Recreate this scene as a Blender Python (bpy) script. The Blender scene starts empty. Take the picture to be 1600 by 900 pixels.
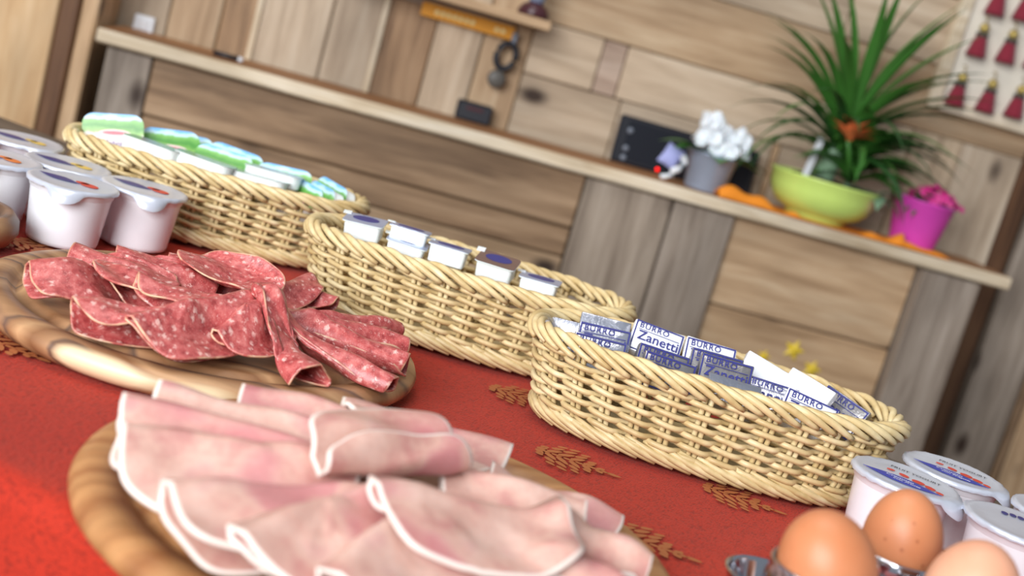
import bpy, bmesh, math, random
import numpy as np
from mathutils import Vector, Matrix, noise
random.seed(7); rng = np.random.default_rng(7)
sc = bpy.context.scene
COL = sc.collection
PI = math.pi

# ------------------------------------------------------------------ camera
F, PITCH, ROLL, CAMH = 2000.0, math.radians(10.7), math.radians(16.0), 0.27
fwd = Vector((0, math.cos(PITCH), -math.sin(PITCH))); up0 = Vector((0, math.sin(PITCH), math.cos(PITCH))); rt0 = Vector((1, 0, 0))
RV = math.cos(ROLL)*rt0 + math.sin(ROLL)*up0
UV_ = -math.sin(ROLL)*rt0 + math.cos(ROLL)*up0
CAM = Vector((0, 0, CAMH))
cd = bpy.data.cameras.new('camera'); cam = bpy.data.objects.new('camera', cd); COL.objects.link(cam)
m3 = Matrix((RV, UV_, -fwd)).transposed()
cam.matrix_world = Matrix.Translation(CAM) @ m3.to_4x4()
cd.sensor_fit = 'HORIZONTAL'; cd.sensor_width = 36; cd.lens = 36*F/1600
cd.clip_start = 0.02; cd.clip_end = 60
cd.dof.use_dof = True; cd.dof.focus_distance = 0.93; cd.dof.aperture_fstop = 5.6
sc.camera = cam

# ------------------------------------------------------------------ light
w = bpy.data.worlds.new('world'); sc.world = w; w.use_nodes = True
bg = w.node_tree.nodes['Background']; bg.inputs[0].default_value = (0.78, 0.87, 1.0, 1); bg.inputs[1].default_value = 0.24
def area(name, loc, target, sx, sy, power, color):
    l = bpy.data.lights.new(name, 'AREA'); l.shape = 'RECTANGLE'; l.size = sx; l.size_y = sy; l.energy = power; l.color = color
    o = bpy.data.objects.new(name, l); COL.objects.link(o); o.location = loc
    o.rotation_euler = (Vector(target)-Vector(loc)).to_track_quat('-Z', 'Y').to_euler()
    return o
area('window_daylight', (-1.1, -1.55, 1.0), (0.1, 1.2, 0.0), 2.0, 1.5, 106, (0.96, 0.98, 1.0))
area('ceiling_daylight', (-0.4, 0.8, 2.1), (0.0, 1.2, 0.0), 1.3, 1.1, 13, (1.0, 0.97, 0.92))
sc.view_settings.view_transform = 'Standard'; sc.view_settings.look = 'None'; sc.view_settings.gamma = 1
sc.view_settings.use_curve_mapping = False
sc.view_settings.exposure = 0.45

# ------------------------------------------------------------------ pixel -> place helpers (1600x900)
def ray(px, py): return fwd + RV*((px-800)/F) - UV_*((py-450)/F)
def onz(px, py, z=0.0):
    d = ray(px, py); return CAM + d*((z-CAMH)/d.z)
def ony(px, py, y):
    d = ray(px, py); return CAM + d*(y/d.y)
YAW = math.radians(8)
SD = Vector((math.cos(YAW), math.sin(YAW), 0)); ND = Vector((-math.sin(YAW), math.cos(YAW), 0))
def wp(px, py, D):
    d = ray(px, py); P = CAM + d*(D/d.dot(ND)); return P.dot(SD), P.z
def W(s, d, z): return SD*s + ND*d + Vector((0, 0, z))
TT = math.radians(-23.2); TD = Vector((math.cos(TT), math.sin(TT), 0)); TN = Vector((-math.sin(TT), math.cos(TT), 0))
def T(t, n, z): return TD*t + TN*n + Vector((0, 0, z))

# ------------------------------------------------------------------ object helpers
WM = {}
def put(o, M=None, parent=None):
    M = M if M is not None else Matrix()
    COL.objects.link(o); WM[o.name] = M.copy()
    if parent is not None:
        o.parent = parent; o.matrix_basis = WM[parent.name].inverted() @ M
    else:
        o.matrix_basis = M
    return o
def tag(o, label=None, cat=None, group=None, kind=None):
    if label: o['label'] = label
    if cat: o['category'] = cat
    if group: o['group'] = group
    if kind: o['kind'] = kind
    return o
def empty(name, M, label, cat, group=None):
    o = bpy.data.objects.new(name, None); o.empty_display_size = 0.01
    put(o, M); return tag(o, label, cat, group)
def obj(name, me, mat=None, M=None, parent=None):
    if mat is not None and len(me.materials) == 0: me.materials.append(mat)
    o = bpy.data.objects.new(name, me); return put(o, M, parent)
def mk(name, V, Fc, mat=None, smooth=True):
    me = bpy.data.meshes.new(name); me.from_pydata([tuple(v) for v in V], [], [tuple(f) for f in Fc]); me.update()
    if smooth: me.polygons.foreach_set('use_smooth', [True]*len(me.polygons))
    if mat is not None: me.materials.append(mat)
    return me
def loc(x, y=None, z=None):
    if y is None: return Matrix.Translation(x)
    return Matrix.Translation((x, y, z))
def rot(a, ax): return Matrix.Rotation(a, 4, ax)
def axes(o, x, y, z):
    return Matrix(((x.x, y.x, z.x, o.x), (x.y, y.y, z.y, o.y), (x.z, y.z, z.z, o.z), (0, 0, 0, 1)))

def box_mesh(name, sx, sy, sz, c=0.002, mat=None, seg=1, smooth=False):
    bm = bmesh.new(); bmesh.ops.create_cube(bm, size=1)
    for v in bm.verts: v.co = Vector((v.co.x*sx, v.co.y*sy, v.co.z*sz))
    if c > 0: bmesh.ops.bevel(bm, geom=list(bm.edges), offset=min(c, 0.45*min(sx, sy, sz)), segments=seg, profile=0.5, affect='EDGES')
    me = bpy.data.meshes.new(name); bm.to_mesh(me); bm.free()
    if smooth: me.polygons.foreach_set('use_smooth', [True]*len(me.polygons))
    if mat is not None: me.materials.append(mat)
    return me
def lathe(name, prof, n=48, mat=None, close=False, fn=None):
    V, Fc = [], []
    for r, z in prof:
        for k in range(n):
            a = 2*PI*k/n
            v = (r*math.cos(a), r*math.sin(a), z)
            V.append(fn(v, a) if fn else v)
    m = len(prof)
    for i in range(m-1):
        for k in range(n):
            k2 = (k+1) % n
            Fc.append((i*n+k, i*n+k2, (i+1)*n+k2, (i+1)*n+k))
    if prof[0][0] > 1e-6: Fc.append(tuple(reversed(range(n))))
    if prof[-1][0] > 1e-6: Fc.append(tuple((m-1)*n+k for k in range(n)))
    return mk(name, V, Fc, mat)
def tube(name, pts, r, n=6, mat=None, closed=False, taper=None):
    pts = [Vector(p) for p in pts]; m = len(pts); V, Fc = [], []
    up = Vector((0, 0, 1))
    for i, p in enumerate(pts):
        if closed: t = pts[(i+1) % m]-pts[(i-1) % m]
        else: t = pts[min(i+1, m-1)]-pts[max(i-1, 0)]
        t.normalize()
        a = t.cross(up)
        if a.length < 1e-3: a = t.cross(Vector((1, 0, 0)))
        a.normalize(); b = a.cross(t)
        rr = r*(taper(i/(m-1)) if taper else 1)
        for k in range(n):
            q = 2*PI*k/n; V.append(p + a*(rr*math.cos(q)) + b*(rr*math.sin(q)))
    for i in range(m if closed else m-1):
        j = (i+1) % m
        for k in range(n):
            k2 = (k+1) % n; Fc.append((i*n+k, i*n+k2, j*n+k2, j*n+k))
    if not closed:
        Fc.append(tuple(reversed(range(n)))); Fc.append(tuple((m-1)*n+k for k in range(n)))
    return mk(name, V, Fc, mat)
def prism(name, pts, h, mat=None, z0=0.0):
    n = len(pts); V = [(x, y, z0) for x, y in pts]+[(x, y, z0+h) for x, y in pts]
    Fc = [tuple(reversed(range(n))), tuple(range(n, 2*n))]+[(i, (i+1) % n, n+(i+1) % n, n+i) for i in range(n)]
    return mk(name, V, Fc, mat, False)
def joined(name, meshes_m, mat):
    bm = bmesh.new()
    for me, M in meshes_m:
        t = bmesh.new(); t.from_mesh(me); bmesh.ops.transform(t, matrix=M, verts=t.verts)
        tm = bpy.data.meshes.new('t'); t.to_mesh(tm); t.free(); bm.from_mesh(tm); bpy.data.meshes.remove(tm)
    me = bpy.data.meshes.new(name); bm.to_mesh(me); bm.free(); me.materials.append(mat)
    return me
_txt = {}
def text_mesh(body, size, mat, align='CENTER', shear=0.0, space=1.0):
    key = (body, size, mat.name, align, shear)
    if key in _txt: return _txt[key]
    c = bpy.data.curves.new('lettering', 'FONT'); c.body = body; c.size = size; c.align_x = align; c.align_y = 'CENTER'; c.shear = shear
    c.resolution_u = 3; c.space_character = space; c.offset = size*0.012
    o = bpy.data.objects.new('tmp_text', c); COL.objects.link(o)
    dg = bpy.context.evaluated_depsgraph_get(); me = bpy.data.meshes.new_from_object(o.evaluated_get(dg))
    bpy.data.objects.remove(o); bpy.data.curves.remove(c); me.name = 'lettering'
    me.materials.clear(); me.materials.append(mat); _txt[key] = me
    return me

# ------------------------------------------------------------------ materials
def S(r, g, b):
    f = lambda c: (c/255/12.92) if c/255 <= 0.04045 else ((c/255+0.055)/1.055)**2.4
    return (f(r), f(g), f(b), 1)
class NM:
    def __init__(s, name):
        s.m = bpy.data.materials.new(name); s.m.use_nodes = True; s.t = s.m.node_tree; s.n = s.t.nodes; s.b = s.n['Principled BSDF']
    def add(s, ty, **k):
        n = s.n.new(ty)
        for a, v in k.items(): setattr(n, a, v)
        return n
    def link(s, a, b): s.t.links.new(a, b)
    def set(s, **k):
        for a, v in k.items(): s.b.inputs[a.replace('_', ' ')].default_value = v
    def coords(s, scale, kind='Object', rnd=True):
        tc = s.add('ShaderNodeTexCoord'); mp = s.add('ShaderNodeMapping'); mp.inputs['Scale'].default_value = scale
        s.link(tc.outputs[kind], mp.inputs['Vector'])
        if rnd:
            oi = s.add('ShaderNodeObjectInfo'); mm = s.add('ShaderNodeMath', operation='MULTIPLY'); mm.inputs[1].default_value = 37.0
            s.link(oi.outputs['Random'], mm.inputs[0]); cb = s.add('ShaderNodeCombineXYZ')
            for q in range(3): s.link(mm.outputs[0], cb.inputs[q])
            s.link(cb.outputs[0], mp.inputs['Location'])
        return mp.outputs[0]
    def noise(s, vec, scale, detail=3, rough=0.55, dist=0.0):
        n = s.add('ShaderNodeTexNoise'); n.inputs['Scale'].default_value = scale; n.inputs['Detail'].default_value = detail
        n.inputs['Roughness'].default_value = rough; n.inputs['Distortion'].default_value = dist
        s.link(vec, n.inputs['Vector']); return n.outputs['Fac']
    def ramp(s, fac, stops, interp='LINEAR'):
        r = s.add('ShaderNodeValToRGB'); cr = r.color_ramp; cr.interpolation = interp
        while len(cr.elements) < len(stops): cr.elements.new(0.5)
        for e, (p, c) in zip(cr.elements, stops): e.position = p; e.color = c if len(c) == 4 else (*c, 1)
        s.link(fac, r.inputs[0]); return r.outputs[0]
    def mix(s, fac, a, b, mode='MIX'):
        n = s.add('ShaderNodeMix', data_type='RGBA', blend_type=mode)
        for sock, v in ((n.inputs[0], fac), (n.inputs[6], a), (n.inputs[7], b)):
            if hasattr(v, 'is_output') or isinstance(v, bpy.types.NodeSocket): s.link(v, sock)
            else: sock.default_value = v
        return n.outputs[2]
    def bump(s, h, strength=0.3, dist=0.002):
        n = s.add('ShaderNodeBump'); n.inputs['Strength'].default_value = strength; n.inputs['Distance'].default_value = dist
        s.link(h, n.inputs['Height']); s.link(n.outputs[0], s.b.inputs['Normal'])
    def col(s, c): s.link(c, s.b.inputs['Base Color'])
BW = lambda v: (v, v, v, 1)
def plain(name, c, rough=0.5, metal=0.0, spec=0.5, coat=0.0, sss=0.0, sheen=0.0):
    q = NM(name); q.set(Base_Color=c, Roughness=rough, Metallic=metal, Specular_IOR_Level=spec, Coat_Weight=coat, Sheen_Weight=sheen)
    if sss:
        q.set(Subsurface_Weight=sss, Subsurface_Scale=0.004, Subsurface_Radius=(1.0, 0.4, 0.25))
    v = q.coords((1, 1, 1)); f = q.noise(v, 35, 3)
    q.col(q.mix(0.10, c, q.ramp(f, [(0.3, BW(0.35)), (0.7, BW(1))]), 'MULTIPLY'))
    return q.m
def wood(name, dark, mid, light, knots=True, rough=0.62, gx=2.2, gy=26, var=0.30, nails=False, spec=0.35):
    q = NM(name); q.set(Roughness=rough, Specular_IOR_Level=spec)
    v = q.coords((gx, gy, gy)); f = q.noise(v, 1.6, 6, 0.62, 0.35)
    c = q.ramp(f, [(0.27, dark), (0.5, mid), (0.74, light)])
    v2 = q.coords((1.6, 5, 5)); f2 = q.noise(v2, 1.8, 3)
    c = q.mix(0.75, c, q.ramp(f2, [(0.32, BW(0.62)), (0.62, BW(1.0))]), 'MULTIPLY')
    if knots:
        vk = q.coords((5.0, 9.0, 9.0)); vo = q.add('ShaderNodeTexVoronoi'); vo.inputs['Scale'].default_value = 1.0
        q.link(vk, vo.inputs['Vector'])
        k = q.ramp(vo.outputs['Distance'], [(0.06, BW(0)), (0.17, BW(1))])
        c = q.mix(k, S(58, 42, 32), c)
    oi = q.add('ShaderNodeObjectInfo')
    c = q.mix(var, c, q.ramp(oi.outputs['Random'], [(0.0, S(150, 132, 112)), (0.35, S(235, 215, 190)), (0.7, S(176, 168, 166)), (1.0, S(255, 235, 200))]), 'MULTIPLY')
    q.col(c); q.bump(f, 0.35, 0.002); return q.m

M = {}
M['grey_wood'] = wood('grey_weathered_wood', S(118, 104, 92), S(158, 145, 132), S(186, 174, 162))
M['brown_wood'] = wood('brown_weathered_wood', S(104, 78, 56), S(160, 130, 100), S(192, 162, 130))
M['tan_wood'] = wood('tan_old_wood', S(158, 128, 96), S(196, 166, 132), S(220, 196, 164))
M['wall_wood'] = wood('pale_wall_wood', S(164, 144, 122), S(200, 180, 156), S(220, 204, 182))
M['pink_wood'] = wood('rosy_wall_wood', S(160, 136, 120), S(196, 172, 154), S(214, 194, 178))
M['light_wood'] = wood('light_pine_wood', S(178, 138, 96), S(208, 172, 128), S(226, 196, 156), knots=False, var=0.1)
M['dark_wood'] = wood('dark_post_wood', S(62, 40, 26), S(98, 68, 46), S(128, 94, 66), knots=False)
M['edge_wood'] = wood('pale_counter_edge', S(184, 160, 128), S(220, 202, 174), S(238, 226, 206), knots=False, gx=3, gy=30, var=0.05)
M['table_wood'] = wood('dark_grey_table_wood', S(70, 60, 52), S(104, 92, 82), S(134, 122, 112), knots=False)
M['backing'] = plain('dark_gap', S(84, 66, 52), 0.9)
M['counter_stain'] = wood('stained_counter_surface', S(124, 84, 52), S(164, 116, 76), S(186, 140, 98), knots=False, var=0.05)
M['floor'] = wood('floor_boards', S(84, 64, 48), S(124, 98, 74), S(150, 122, 96))

def board_mat(name, sap, stops, dist, sapside):
    q = NM(name); q.set(Roughness=0.42, Specular_IOR_Level=0.45)
    v = q.coords((1.0, 1.0, 1.0), rnd=False)
    n0 = q.noise(v, 7, 2)
    sx = q.add('ShaderNodeSeparateXYZ'); q.link(v, sx.inputs[0])
    a = q.add('ShaderNodeMath', operation='MULTIPLY_ADD'); q.link(n0, a.inputs[0]); a.inputs[1].default_value = dist; q.link(sx.outputs['Y'], a.inputs[2])
    b = q.add('ShaderNodeMath', operation='MULTIPLY'); q.link(a.outputs[0], b.inputs[0]); b.inputs[1].default_value = 19
    fr = q.add('ShaderNodeMath', operation='FRACT'); q.link(b.outputs[0], fr.inputs[0])
    c = q.ramp(fr.outputs[0], stops)
    vg = q.coords((6, 160, 60), rnd=False); g = q.noise(vg, 1, 4)
    c = q.mix(0.35, c, q.ramp(g, [(0.3, BW(0.4)), (0.7, BW(1))]), 'MULTIPLY')
    if sap:
        d = q.add('ShaderNodeMath', operation='MULTIPLY_ADD'); q.link(n0, d.inputs[0]); d.inputs[1].default_value = 0.09; q.link(sx.outputs['Y'], d.inputs[2])
        d2 = q.add('ShaderNodeMath', operation='MULTIPLY_ADD'); q.link(sx.outputs['X'], d2.inputs[0]); d2.inputs[1].default_value = -0.16; q.link(d.outputs[0], d2.inputs[2])
        c = q.mix(q.ramp(d2.outputs[0], [(0.0, BW(1)), (1.0, BW(0))]) if False else q.ramp(_shift(q, d2.outputs[0], sapside), [(0.46, BW(1)), (0.50, BW(0))]), c, S(222, 200, 162))
    q.col(c); q.bump(g, 0.15, 0.001); return q.m
def _shift(q, s, off):
    n = q.add('ShaderNodeMath', operation='MULTIPLY_ADD'); q.link(s, n.inputs[0]); n.inputs[1].default_value = 6.0; n.inputs[2].default_value = off; return n.outputs[0]
M['acacia'] = board_mat('acacia_board', True, [(0.0, S(134, 92, 60)), (0.25, S(186, 144, 104)), (0.5, S(152, 110, 76)), (0.62, S(104, 80, 66)), (0.7, S(168, 126, 90)), (1.0, S(138, 96, 64))], 0.20, 1.14)
M['olive_board'] = board_mat('honey_board', False, [(0.0, S(152, 98, 58)), (0.3, S(188, 136, 88)), (0.55, S(168, 116, 72)), (0.8, S(180, 130, 84)), (1.0, S(154, 100, 60))], 0.16, 0)

def cloth_mat():
    q = NM('red_woven_cloth'); q.set(Roughness=0.75, Specular_IOR_Level=0.25, Sheen_Weight=0.08, Sheen_Roughness=0.5); q.b.inputs['Sheen Tint'].default_value = (1.0, 0.66, 0.6, 1)
    v = q.coords((1, 1, 1), rnd=False)
    f = q.noise(v, 5, 3); c = q.ramp(f, [(0.3, S(162, 33, 15)), (0.7, S(182, 46, 22))])
    vt = q.coords((900, 260, 260), rnd=False); f1 = q.noise(vt, 1, 2); vt2 = q.coords((260, 900, 900), rnd=False); f2 = q.noise(vt2, 1, 2)
    ad = q.add('ShaderNodeMath', operation='ADD'); q.link(f1, ad.inputs[0]); q.link(f2, ad.inputs[1])
    c = q.mix(0.6, c, q.ramp(ad.outputs[0], [(0.8, BW(0.3)), (1.2, BW(1))]), 'MULTIPLY')
    q.col(c); q.bump(ad.outputs[0], 0.8, 0.001); return q.m
M['cloth'] = cloth_mat()
M['gold_thread'] = plain('gold_thread', S(168, 98, 54), 0.7, 0.0, 0.4)

def wicker_mat():
    q = NM('willow_rod'); q.set(Roughness=0.42, Specular_IOR_Level=0.45)
    v = q.coords((1, 1, 1)); f = q.noise(v, 55, 3); f2 = q.noise(v, 9, 2)
    c = q.ramp(f, [(0.3, S(200, 180, 136)), (0.55, S(222, 206, 168)), (0.75, S(238, 227, 198))])
    c = q.mix(0.5, c, q.ramp(f2, [(0.35, S(220, 200, 160)), (0.65, S(255, 252, 244))]), 'MULTIPLY')
    oi = q.add('ShaderNodeObjectInfo')
    c = q.mix(0.5, c, q.ramp(oi.outputs['Random'], [(0.0, S(226, 204, 160)), (0.3, S(252, 246, 226)), (0.6, S(236, 220, 184)), (1.0, S(255, 252, 240))]), 'MULTIPLY')
    q.col(c); return q.m
M['wicker'] = wicker_mat()

def meat_uv(q):
    tc = q.add('ShaderNodeTexCoord'); mp = q.add('ShaderNodeMapping'); q.link(tc.outputs['UV'], mp.inputs['Vector'])
    oi = q.add('ShaderNodeObjectInfo'); mm = q.add('ShaderNodeMath', operation='MULTIPLY'); mm.inputs[1].default_value = 53.0
    q.link(oi.outputs['Random'], mm.inputs[0]); cb = q.add('ShaderNodeCombineXYZ'); q.link(mm.outputs[0], cb.inputs[0]); q.link(mm.outputs[0], cb.inputs[2])
    q.link(cb.outputs[0], mp.inputs['Location']); at = q.add('ShaderNodeAttribute', attribute_name='rho')
    return mp.outputs[0], at.outputs['Fac']
def salami_mat():
    q = NM('salami'); q.set(Roughness=0.36, Specular_IOR_Level=0.5, Subsurface_Weight=0.15, Subsurface_Scale=0.003, Subsurface_Radius=(1, 0.3, 0.2))
    v, rho = meat_uv(q)
    f = q.noise(v, 9, 4); c = q.ramp(f, [(0.3, S(142, 50, 50)), (0.5, S(178, 80, 78)), (0.7, S(198, 112, 106))])
    vo = q.add('ShaderNodeTexVoronoi'); vo.inputs['Scale'].default_value = 11; vo.inputs['Randomness'].default_value = 1
    n2 = q.noise(v, 30, 2); mx = q.mix(0.10, v, n2); q.link(mx, vo.inputs['Vector'])
    sp = q.add('ShaderNodeSeparateColor'); q.link(vo.outputs['Color'], sp.inputs[0])
    sub = q.add('ShaderNodeMath', operation='MULTIPLY_ADD'); q.link(sp.outputs[0], sub.inputs[0]); sub.inputs[1].default_value = 0.42; q.link(vo.outputs['Distance'], sub.inputs[2])
    fat = q.ramp(sub.outputs[0], [(0.24, BW(0.8)), (0.52, BW(0))])
    c = q.mix(fat, c, S(230, 186, 176))
    vo2 = q.add('ShaderNodeTexVoronoi'); vo2.inputs['Scale'].default_value = 38; q.link(v, vo2.inputs['Vector'])
    c = q.mix(q.ramp(vo2.outputs['Distance'], [(0.10, BW(0.35)), (0.36, BW(0))]), c, S(222, 164, 154))
    rim = q.mix(1.0, q.ramp(rho, [(0.965, BW(0)), (1.0, BW(1))]), q.ramp(q.noise(v, 3.5, 2), [(0.42, BW(0.08)), (0.62, BW(0.85))]), 'MULTIPLY'); c = q.mix(rim, c, S(220, 186, 150))
    q.col(c); q.bump(f, 0.3, 0.0015); return q.m
def ham_mat():
    q = NM('cooked_ham'); q.set(Roughness=0.42, Specular_IOR_Level=0.45, Subsurface_Weight=0.12, Subsurface_Scale=0.004, Subsurface_Radius=(1, 0.45, 0.35))
    v, rho = meat_uv(q)
    f = q.noise(v, 2.2, 3); c = q.ramp(f, [(0.32, S(186, 130, 122)), (0.46, S(200, 156, 142)), (0.66, S(212, 176, 162))])
    f2 = q.noise(v, 1.1, 2); c = q.mix(q.ramp(f2, [(0.52, BW(0)), (0.64, BW(0.75))]), c, S(182, 104, 110))
    f3 = q.noise(v, 18, 3); c = q.mix(0.25, c, q.ramp(f3, [(0.35, BW(0.75)), (0.6, BW(1))]), 'MULTIPLY')
    c = q.mix(q.ramp(rho, [(0.955, BW(0)), (0.975, BW(0.9))]), c, S(230, 216, 206))
    q.col(c); q.bump(f3, 0.12, 0.001); return q.m
M['salami'] = salami_mat(); M['ham'] = ham_mat()

def foil_mat(name, c, rough, metal=0.9, b=0.5, sc_=60):
    q = NM(name); q.set(Base_Color=c, Roughness=rough, Metallic=metal)
    v = q.coords((1, 1, 1)); f = q.noise(v, sc_, 4, 0.6, 0.5); q.bump(f, b, 0.003)
    q.col(q.mix(0.2, c, q.ramp(f, [(0.3, BW(0.6)), (0.7, BW(1))]), 'MULTIPLY')); return q.m
M['foil'] = foil_mat('silver_foil', S(204, 206, 218), 0.26, 0.9, 0.4)
M['foil_bright'] = foil_mat('silver_foil_lit', S(250, 251, 255), 0.32, 0.3, 0.2)  # same butter foil with glare painted in, for packets catching the light
M['foil_dark'] = foil_mat('silver_foil_shaded', S(168, 164, 164), 0.3, 0.85, 0.3)  # same butter foil with shade painted in as a darker copy
M['lid_foil'] = foil_mat('lid_foil', S(208, 212, 224), 0.3, 0.3, 0.16, 40)
M['navy'] = plain('navy_print', S(46, 48, 118), 0.4)
M['blue'] = plain('royal_blue_print', S(38, 52, 160), 0.4)
M['black_print'] = plain('black_print', S(40, 42, 60), 0.5)
M['white_print'] = plain('white_print', S(238, 240, 252), 0.5)
M['red_print'] = plain('red_fruit_print', S(206, 62, 44), 0.45)
M['orange_print'] = plain('orange_fruit_print', S(220, 118, 52), 0.45)
M['yellow_print'] = plain('yellow_fruit_print', S(226, 190, 92), 0.45)
M['pale_print'] = plain('pale_blue_print', S(150, 166, 204), 0.45)
M['plastic'] = plain('white_plastic', S(248, 250, 255), 0.3)
M['tray'] = plain('white_tray_plastic', S(238, 243, 242), 0.35, sss=0.1)
M['purple'] = plain('purple_print', S(110, 84, 160), 0.5)
M['pinkw'] = plain('pale_pink_print', S(240, 214, 212), 0.5)
M['pinkt'] = plain('rose_print', S(214, 120, 130), 0.5)
def cheese_lid_mat():
    q = NM('printed_cheese_lid'); q.set(Roughness=0.3, Specular_IOR_Level=0.6)
    v = q.coords((1, 1, 1), rnd=False); n = q.noise(v, 70, 3); sx = q.add('ShaderNodeSeparateXYZ'); q.link(v, sx.inputs[0])
    a = q.add('ShaderNodeMath', operation='MULTIPLY_ADD'); q.link(sx.outputs['Z'], a.inputs[0]); a.inputs[1].default_value = 24; a.inputs[2].default_value = 0.21
    b = q.add('ShaderNodeMath', operation='MULTIPLY_ADD'); q.link(n, b.inputs[0]); b.inputs[1].default_value = 0.24; q.link(a.outputs[0], b.inputs[2])
    c = q.ramp(b.outputs[0], [(0.0, S(236, 222, 214)), (0.32, S(240, 226, 216)), (0.38, S(140, 186, 90)), (0.52, S(66, 138, 48)), (0.66, S(116, 176, 84)), (0.72, S(200, 228, 240)), (0.80, S(110, 178, 228)), (1.0, S(90, 158, 218))])
    q.col(c); return q.m
M['cheese_lid'] = cheese_lid_mat()
M['jam_lid'] = foil_mat('blue_foil_lid', S(176, 186, 214), 0.3, 0.5, 0.2)
M['choc_lid'] = foil_mat('brown_foil_lid', S(126, 100, 92), 0.35, 0.4, 0.2)
def egg_mat(name, a, b):
    q = NM(name); q.set(Roughness=0.42, Specular_IOR_Level=0.4, Subsurface_Weight=0.12, Subsurface_Scale=0.004, Subsurface_Radius=(1, 0.5, 0.3))
    v = q.coords((1, 1, 1)); f = q.noise(v, 22, 3); c = q.ramp(f, [(0.3, a), (0.7, b)])
    vo = q.add('ShaderNodeTexVoronoi'); vo.inputs['Scale'].default_value = 80; q.link(v, vo.inputs['Vector'])
    c = q.mix(q.ramp(vo.outputs['Distance'], [(0.05, BW(0.7)), (0.12, BW(0))]), c, S(150, 84, 54))
    q.col(c); fb = q.noise(v, 400, 2); q.bump(fb, 0.08, 0.0005); return q.m
M['egg'] = egg_mat('brown_eggshell', S(184, 114, 74), S(198, 130, 90)); M['egg_pale'] = egg_mat('pale_eggshell', S(206, 146, 116), S(218, 164, 134))
M['chrome'] = foil_mat('polished_steel', S(205, 206, 212), 0.12, 1.0, 0.02, 20)
M['zinc'] = foil_mat('zinc_bucket', S(176, 190, 212), 0.42, 0.45, 0.2, 30)
M['black'] = plain('black_plastic', S(20, 22, 32), 0.45); M['screen'] = plain('dark_screen', S(14, 18, 30), 0.6, spec=0.3)
M['grey_btn'] = plain('grey_button', S(120, 126, 138), 0.4)
M['white_paint'] = plain('white_switch', S(226, 228, 232), 0.4)
M['lime'] = plain('lime_glazed_pot', S(206, 232, 122), 0.3, coat=0.3); M['magenta'] = plain('magenta_pot', S(222, 76, 190), 0.4)
M['soil'] = plain('potting_soil', S(62, 46, 34), 0.9)
M['leaf'] = plain('green_leaf', S(62, 116, 44), 0.45); M['leaf_dark'] = plain('dark_green_leaf', S(40, 84, 36), 0.45); M['leaf_pale'] = plain('grey_green_leaf', S(120, 150, 120), 0.5)
M['petal_white'] = plain('white_petal', S(240, 243, 247), 0.6, sss=0.2); M['petal_pink'] = plain('pink_petal', S(226, 60, 150), 0.6, sss=0.2); M['petal_orange'] = plain('orange_bract', S(226, 124, 72), 0.5)
M['orange_cloth'] = plain('orange_cloth', S(236, 140, 30), 0.8)
M['lavender'] = plain('lavender_cloth', S(170, 176, 228), 0.7)
M['burgundy'] = plain('burgundy_thread', S(128, 14, 40), 0.8, sheen=0.3); M['brass'] = plain('aged_brass', S(190, 166, 96), 0.4, 0.6); M['collar'] = plain('dark_collar', S(70, 62, 56), 0.6)
M['board_white'] = plain('cream_board', S(232, 224, 208), 0.7)
M['star'] = plain('yellow_star', S(232, 200, 48), 0.5); M['sign_orange'] = plain('orange_sign', S(222, 150, 34), 0.6); M['sign_ink'] = plain('pale_sign_marks', S(244, 226, 160), 0.6)
M['dark_red'] = plain('dark_red_glass', S(70, 34, 40), 0.3); M['blue_grey'] = plain('blue_grey_glass', S(140, 150, 176), 0.3); M['ring_grey'] = plain('grey_brown_pendant', S(88, 84, 78), 0.5)
M['led'] = NM('red_led').m; _b = M['led'].node_tree.nodes['Principled BSDF']; _b.inputs['Base Color'].default_value = S(255, 30, 20); _b.inputs['Emission Color'].default_value = S(255, 30, 20); _b.inputs['Emission Strength'].default_value = 3
M['cheese'] = plain('pale_cheese', S(240, 224, 168), 0.45, sss=0.2)
M['lid_reflection'] = plain('grey_lid_reflection', S(140, 150, 142), 0.2)  # flat grey painted in for the reflection on printed lids seen at grazing angle

# ------------------------------------------------------------------ setting
FLOOR = -0.76
fl = obj('floor', box_mesh('floor', 6, 6, 0.05, 0, M['floor']), None, loc(0, 1.2, FLOOR-0.025)); tag(fl, 'brown wooden boards of the floor under the table', kind='structure')
TOPZ = 1.3
def plank(parent, s0, s1, z0, z1, d, th, mat, vertical=False, name='plank', c=0.0025):
    L, Wd = s1-s0, z1-z0
    R_ = rot(YAW, 'Z')
    if vertical:
        me = box_mesh(name, Wd, th, L, c, mat); Mx = R_ @ rot(-PI/2, 'Y')
    else:
        me = box_mesh(name, L, th, Wd, c, mat); Mx = R_
    return obj(name, me, None, loc(W((s0+s1)/2, d+th/2, (z0+z1)/2)) @ Mx, parent)
DW, DF, DS = 2.28, 2.10, 2.08            # wall plane, counter cladding plane, counter-top front edge
wb = obj('wall_back', box_mesh('wall_back', 4.6, 0.05, TOPZ-FLOOR, 0, M['backing']), None, loc(W(0.6, DW+0.055, (TOPZ+FLOOR)/2)) @ rot(YAW, 'Z')); tag(wb, 'weathered plank wall behind the counter', kind='structure')
sx = lambda px, py, D: wp(px, py, D)[0]
sz = lambda px, py, D: wp(px, py, D)[1]
xl = sx(158, 0, DW)                         # left end of the counter wall
edges = [xl, sx(260, 40, DW), sx(352, 0, DW), sx(408, 5, DW), sx(520, 20, DW), sx(600, 30, DW), sx(672, 80, DW), sx(745, 100, DW), sx(815, 120, DW)]
mats = ['wall_wood', 'tan_wood', 'brown_wood', 'wall_wood', 'wall_wood', 'brown_wood', 'wall_wood', 'tan_wood']
for i in range(len(edges)-1):
    plank(wb, edges[i]+0.001, edges[i+1]-0.001, FLOOR, TOPZ, DW, 0.022+0.004*(i % 3), M[mats[i]], True)
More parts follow.
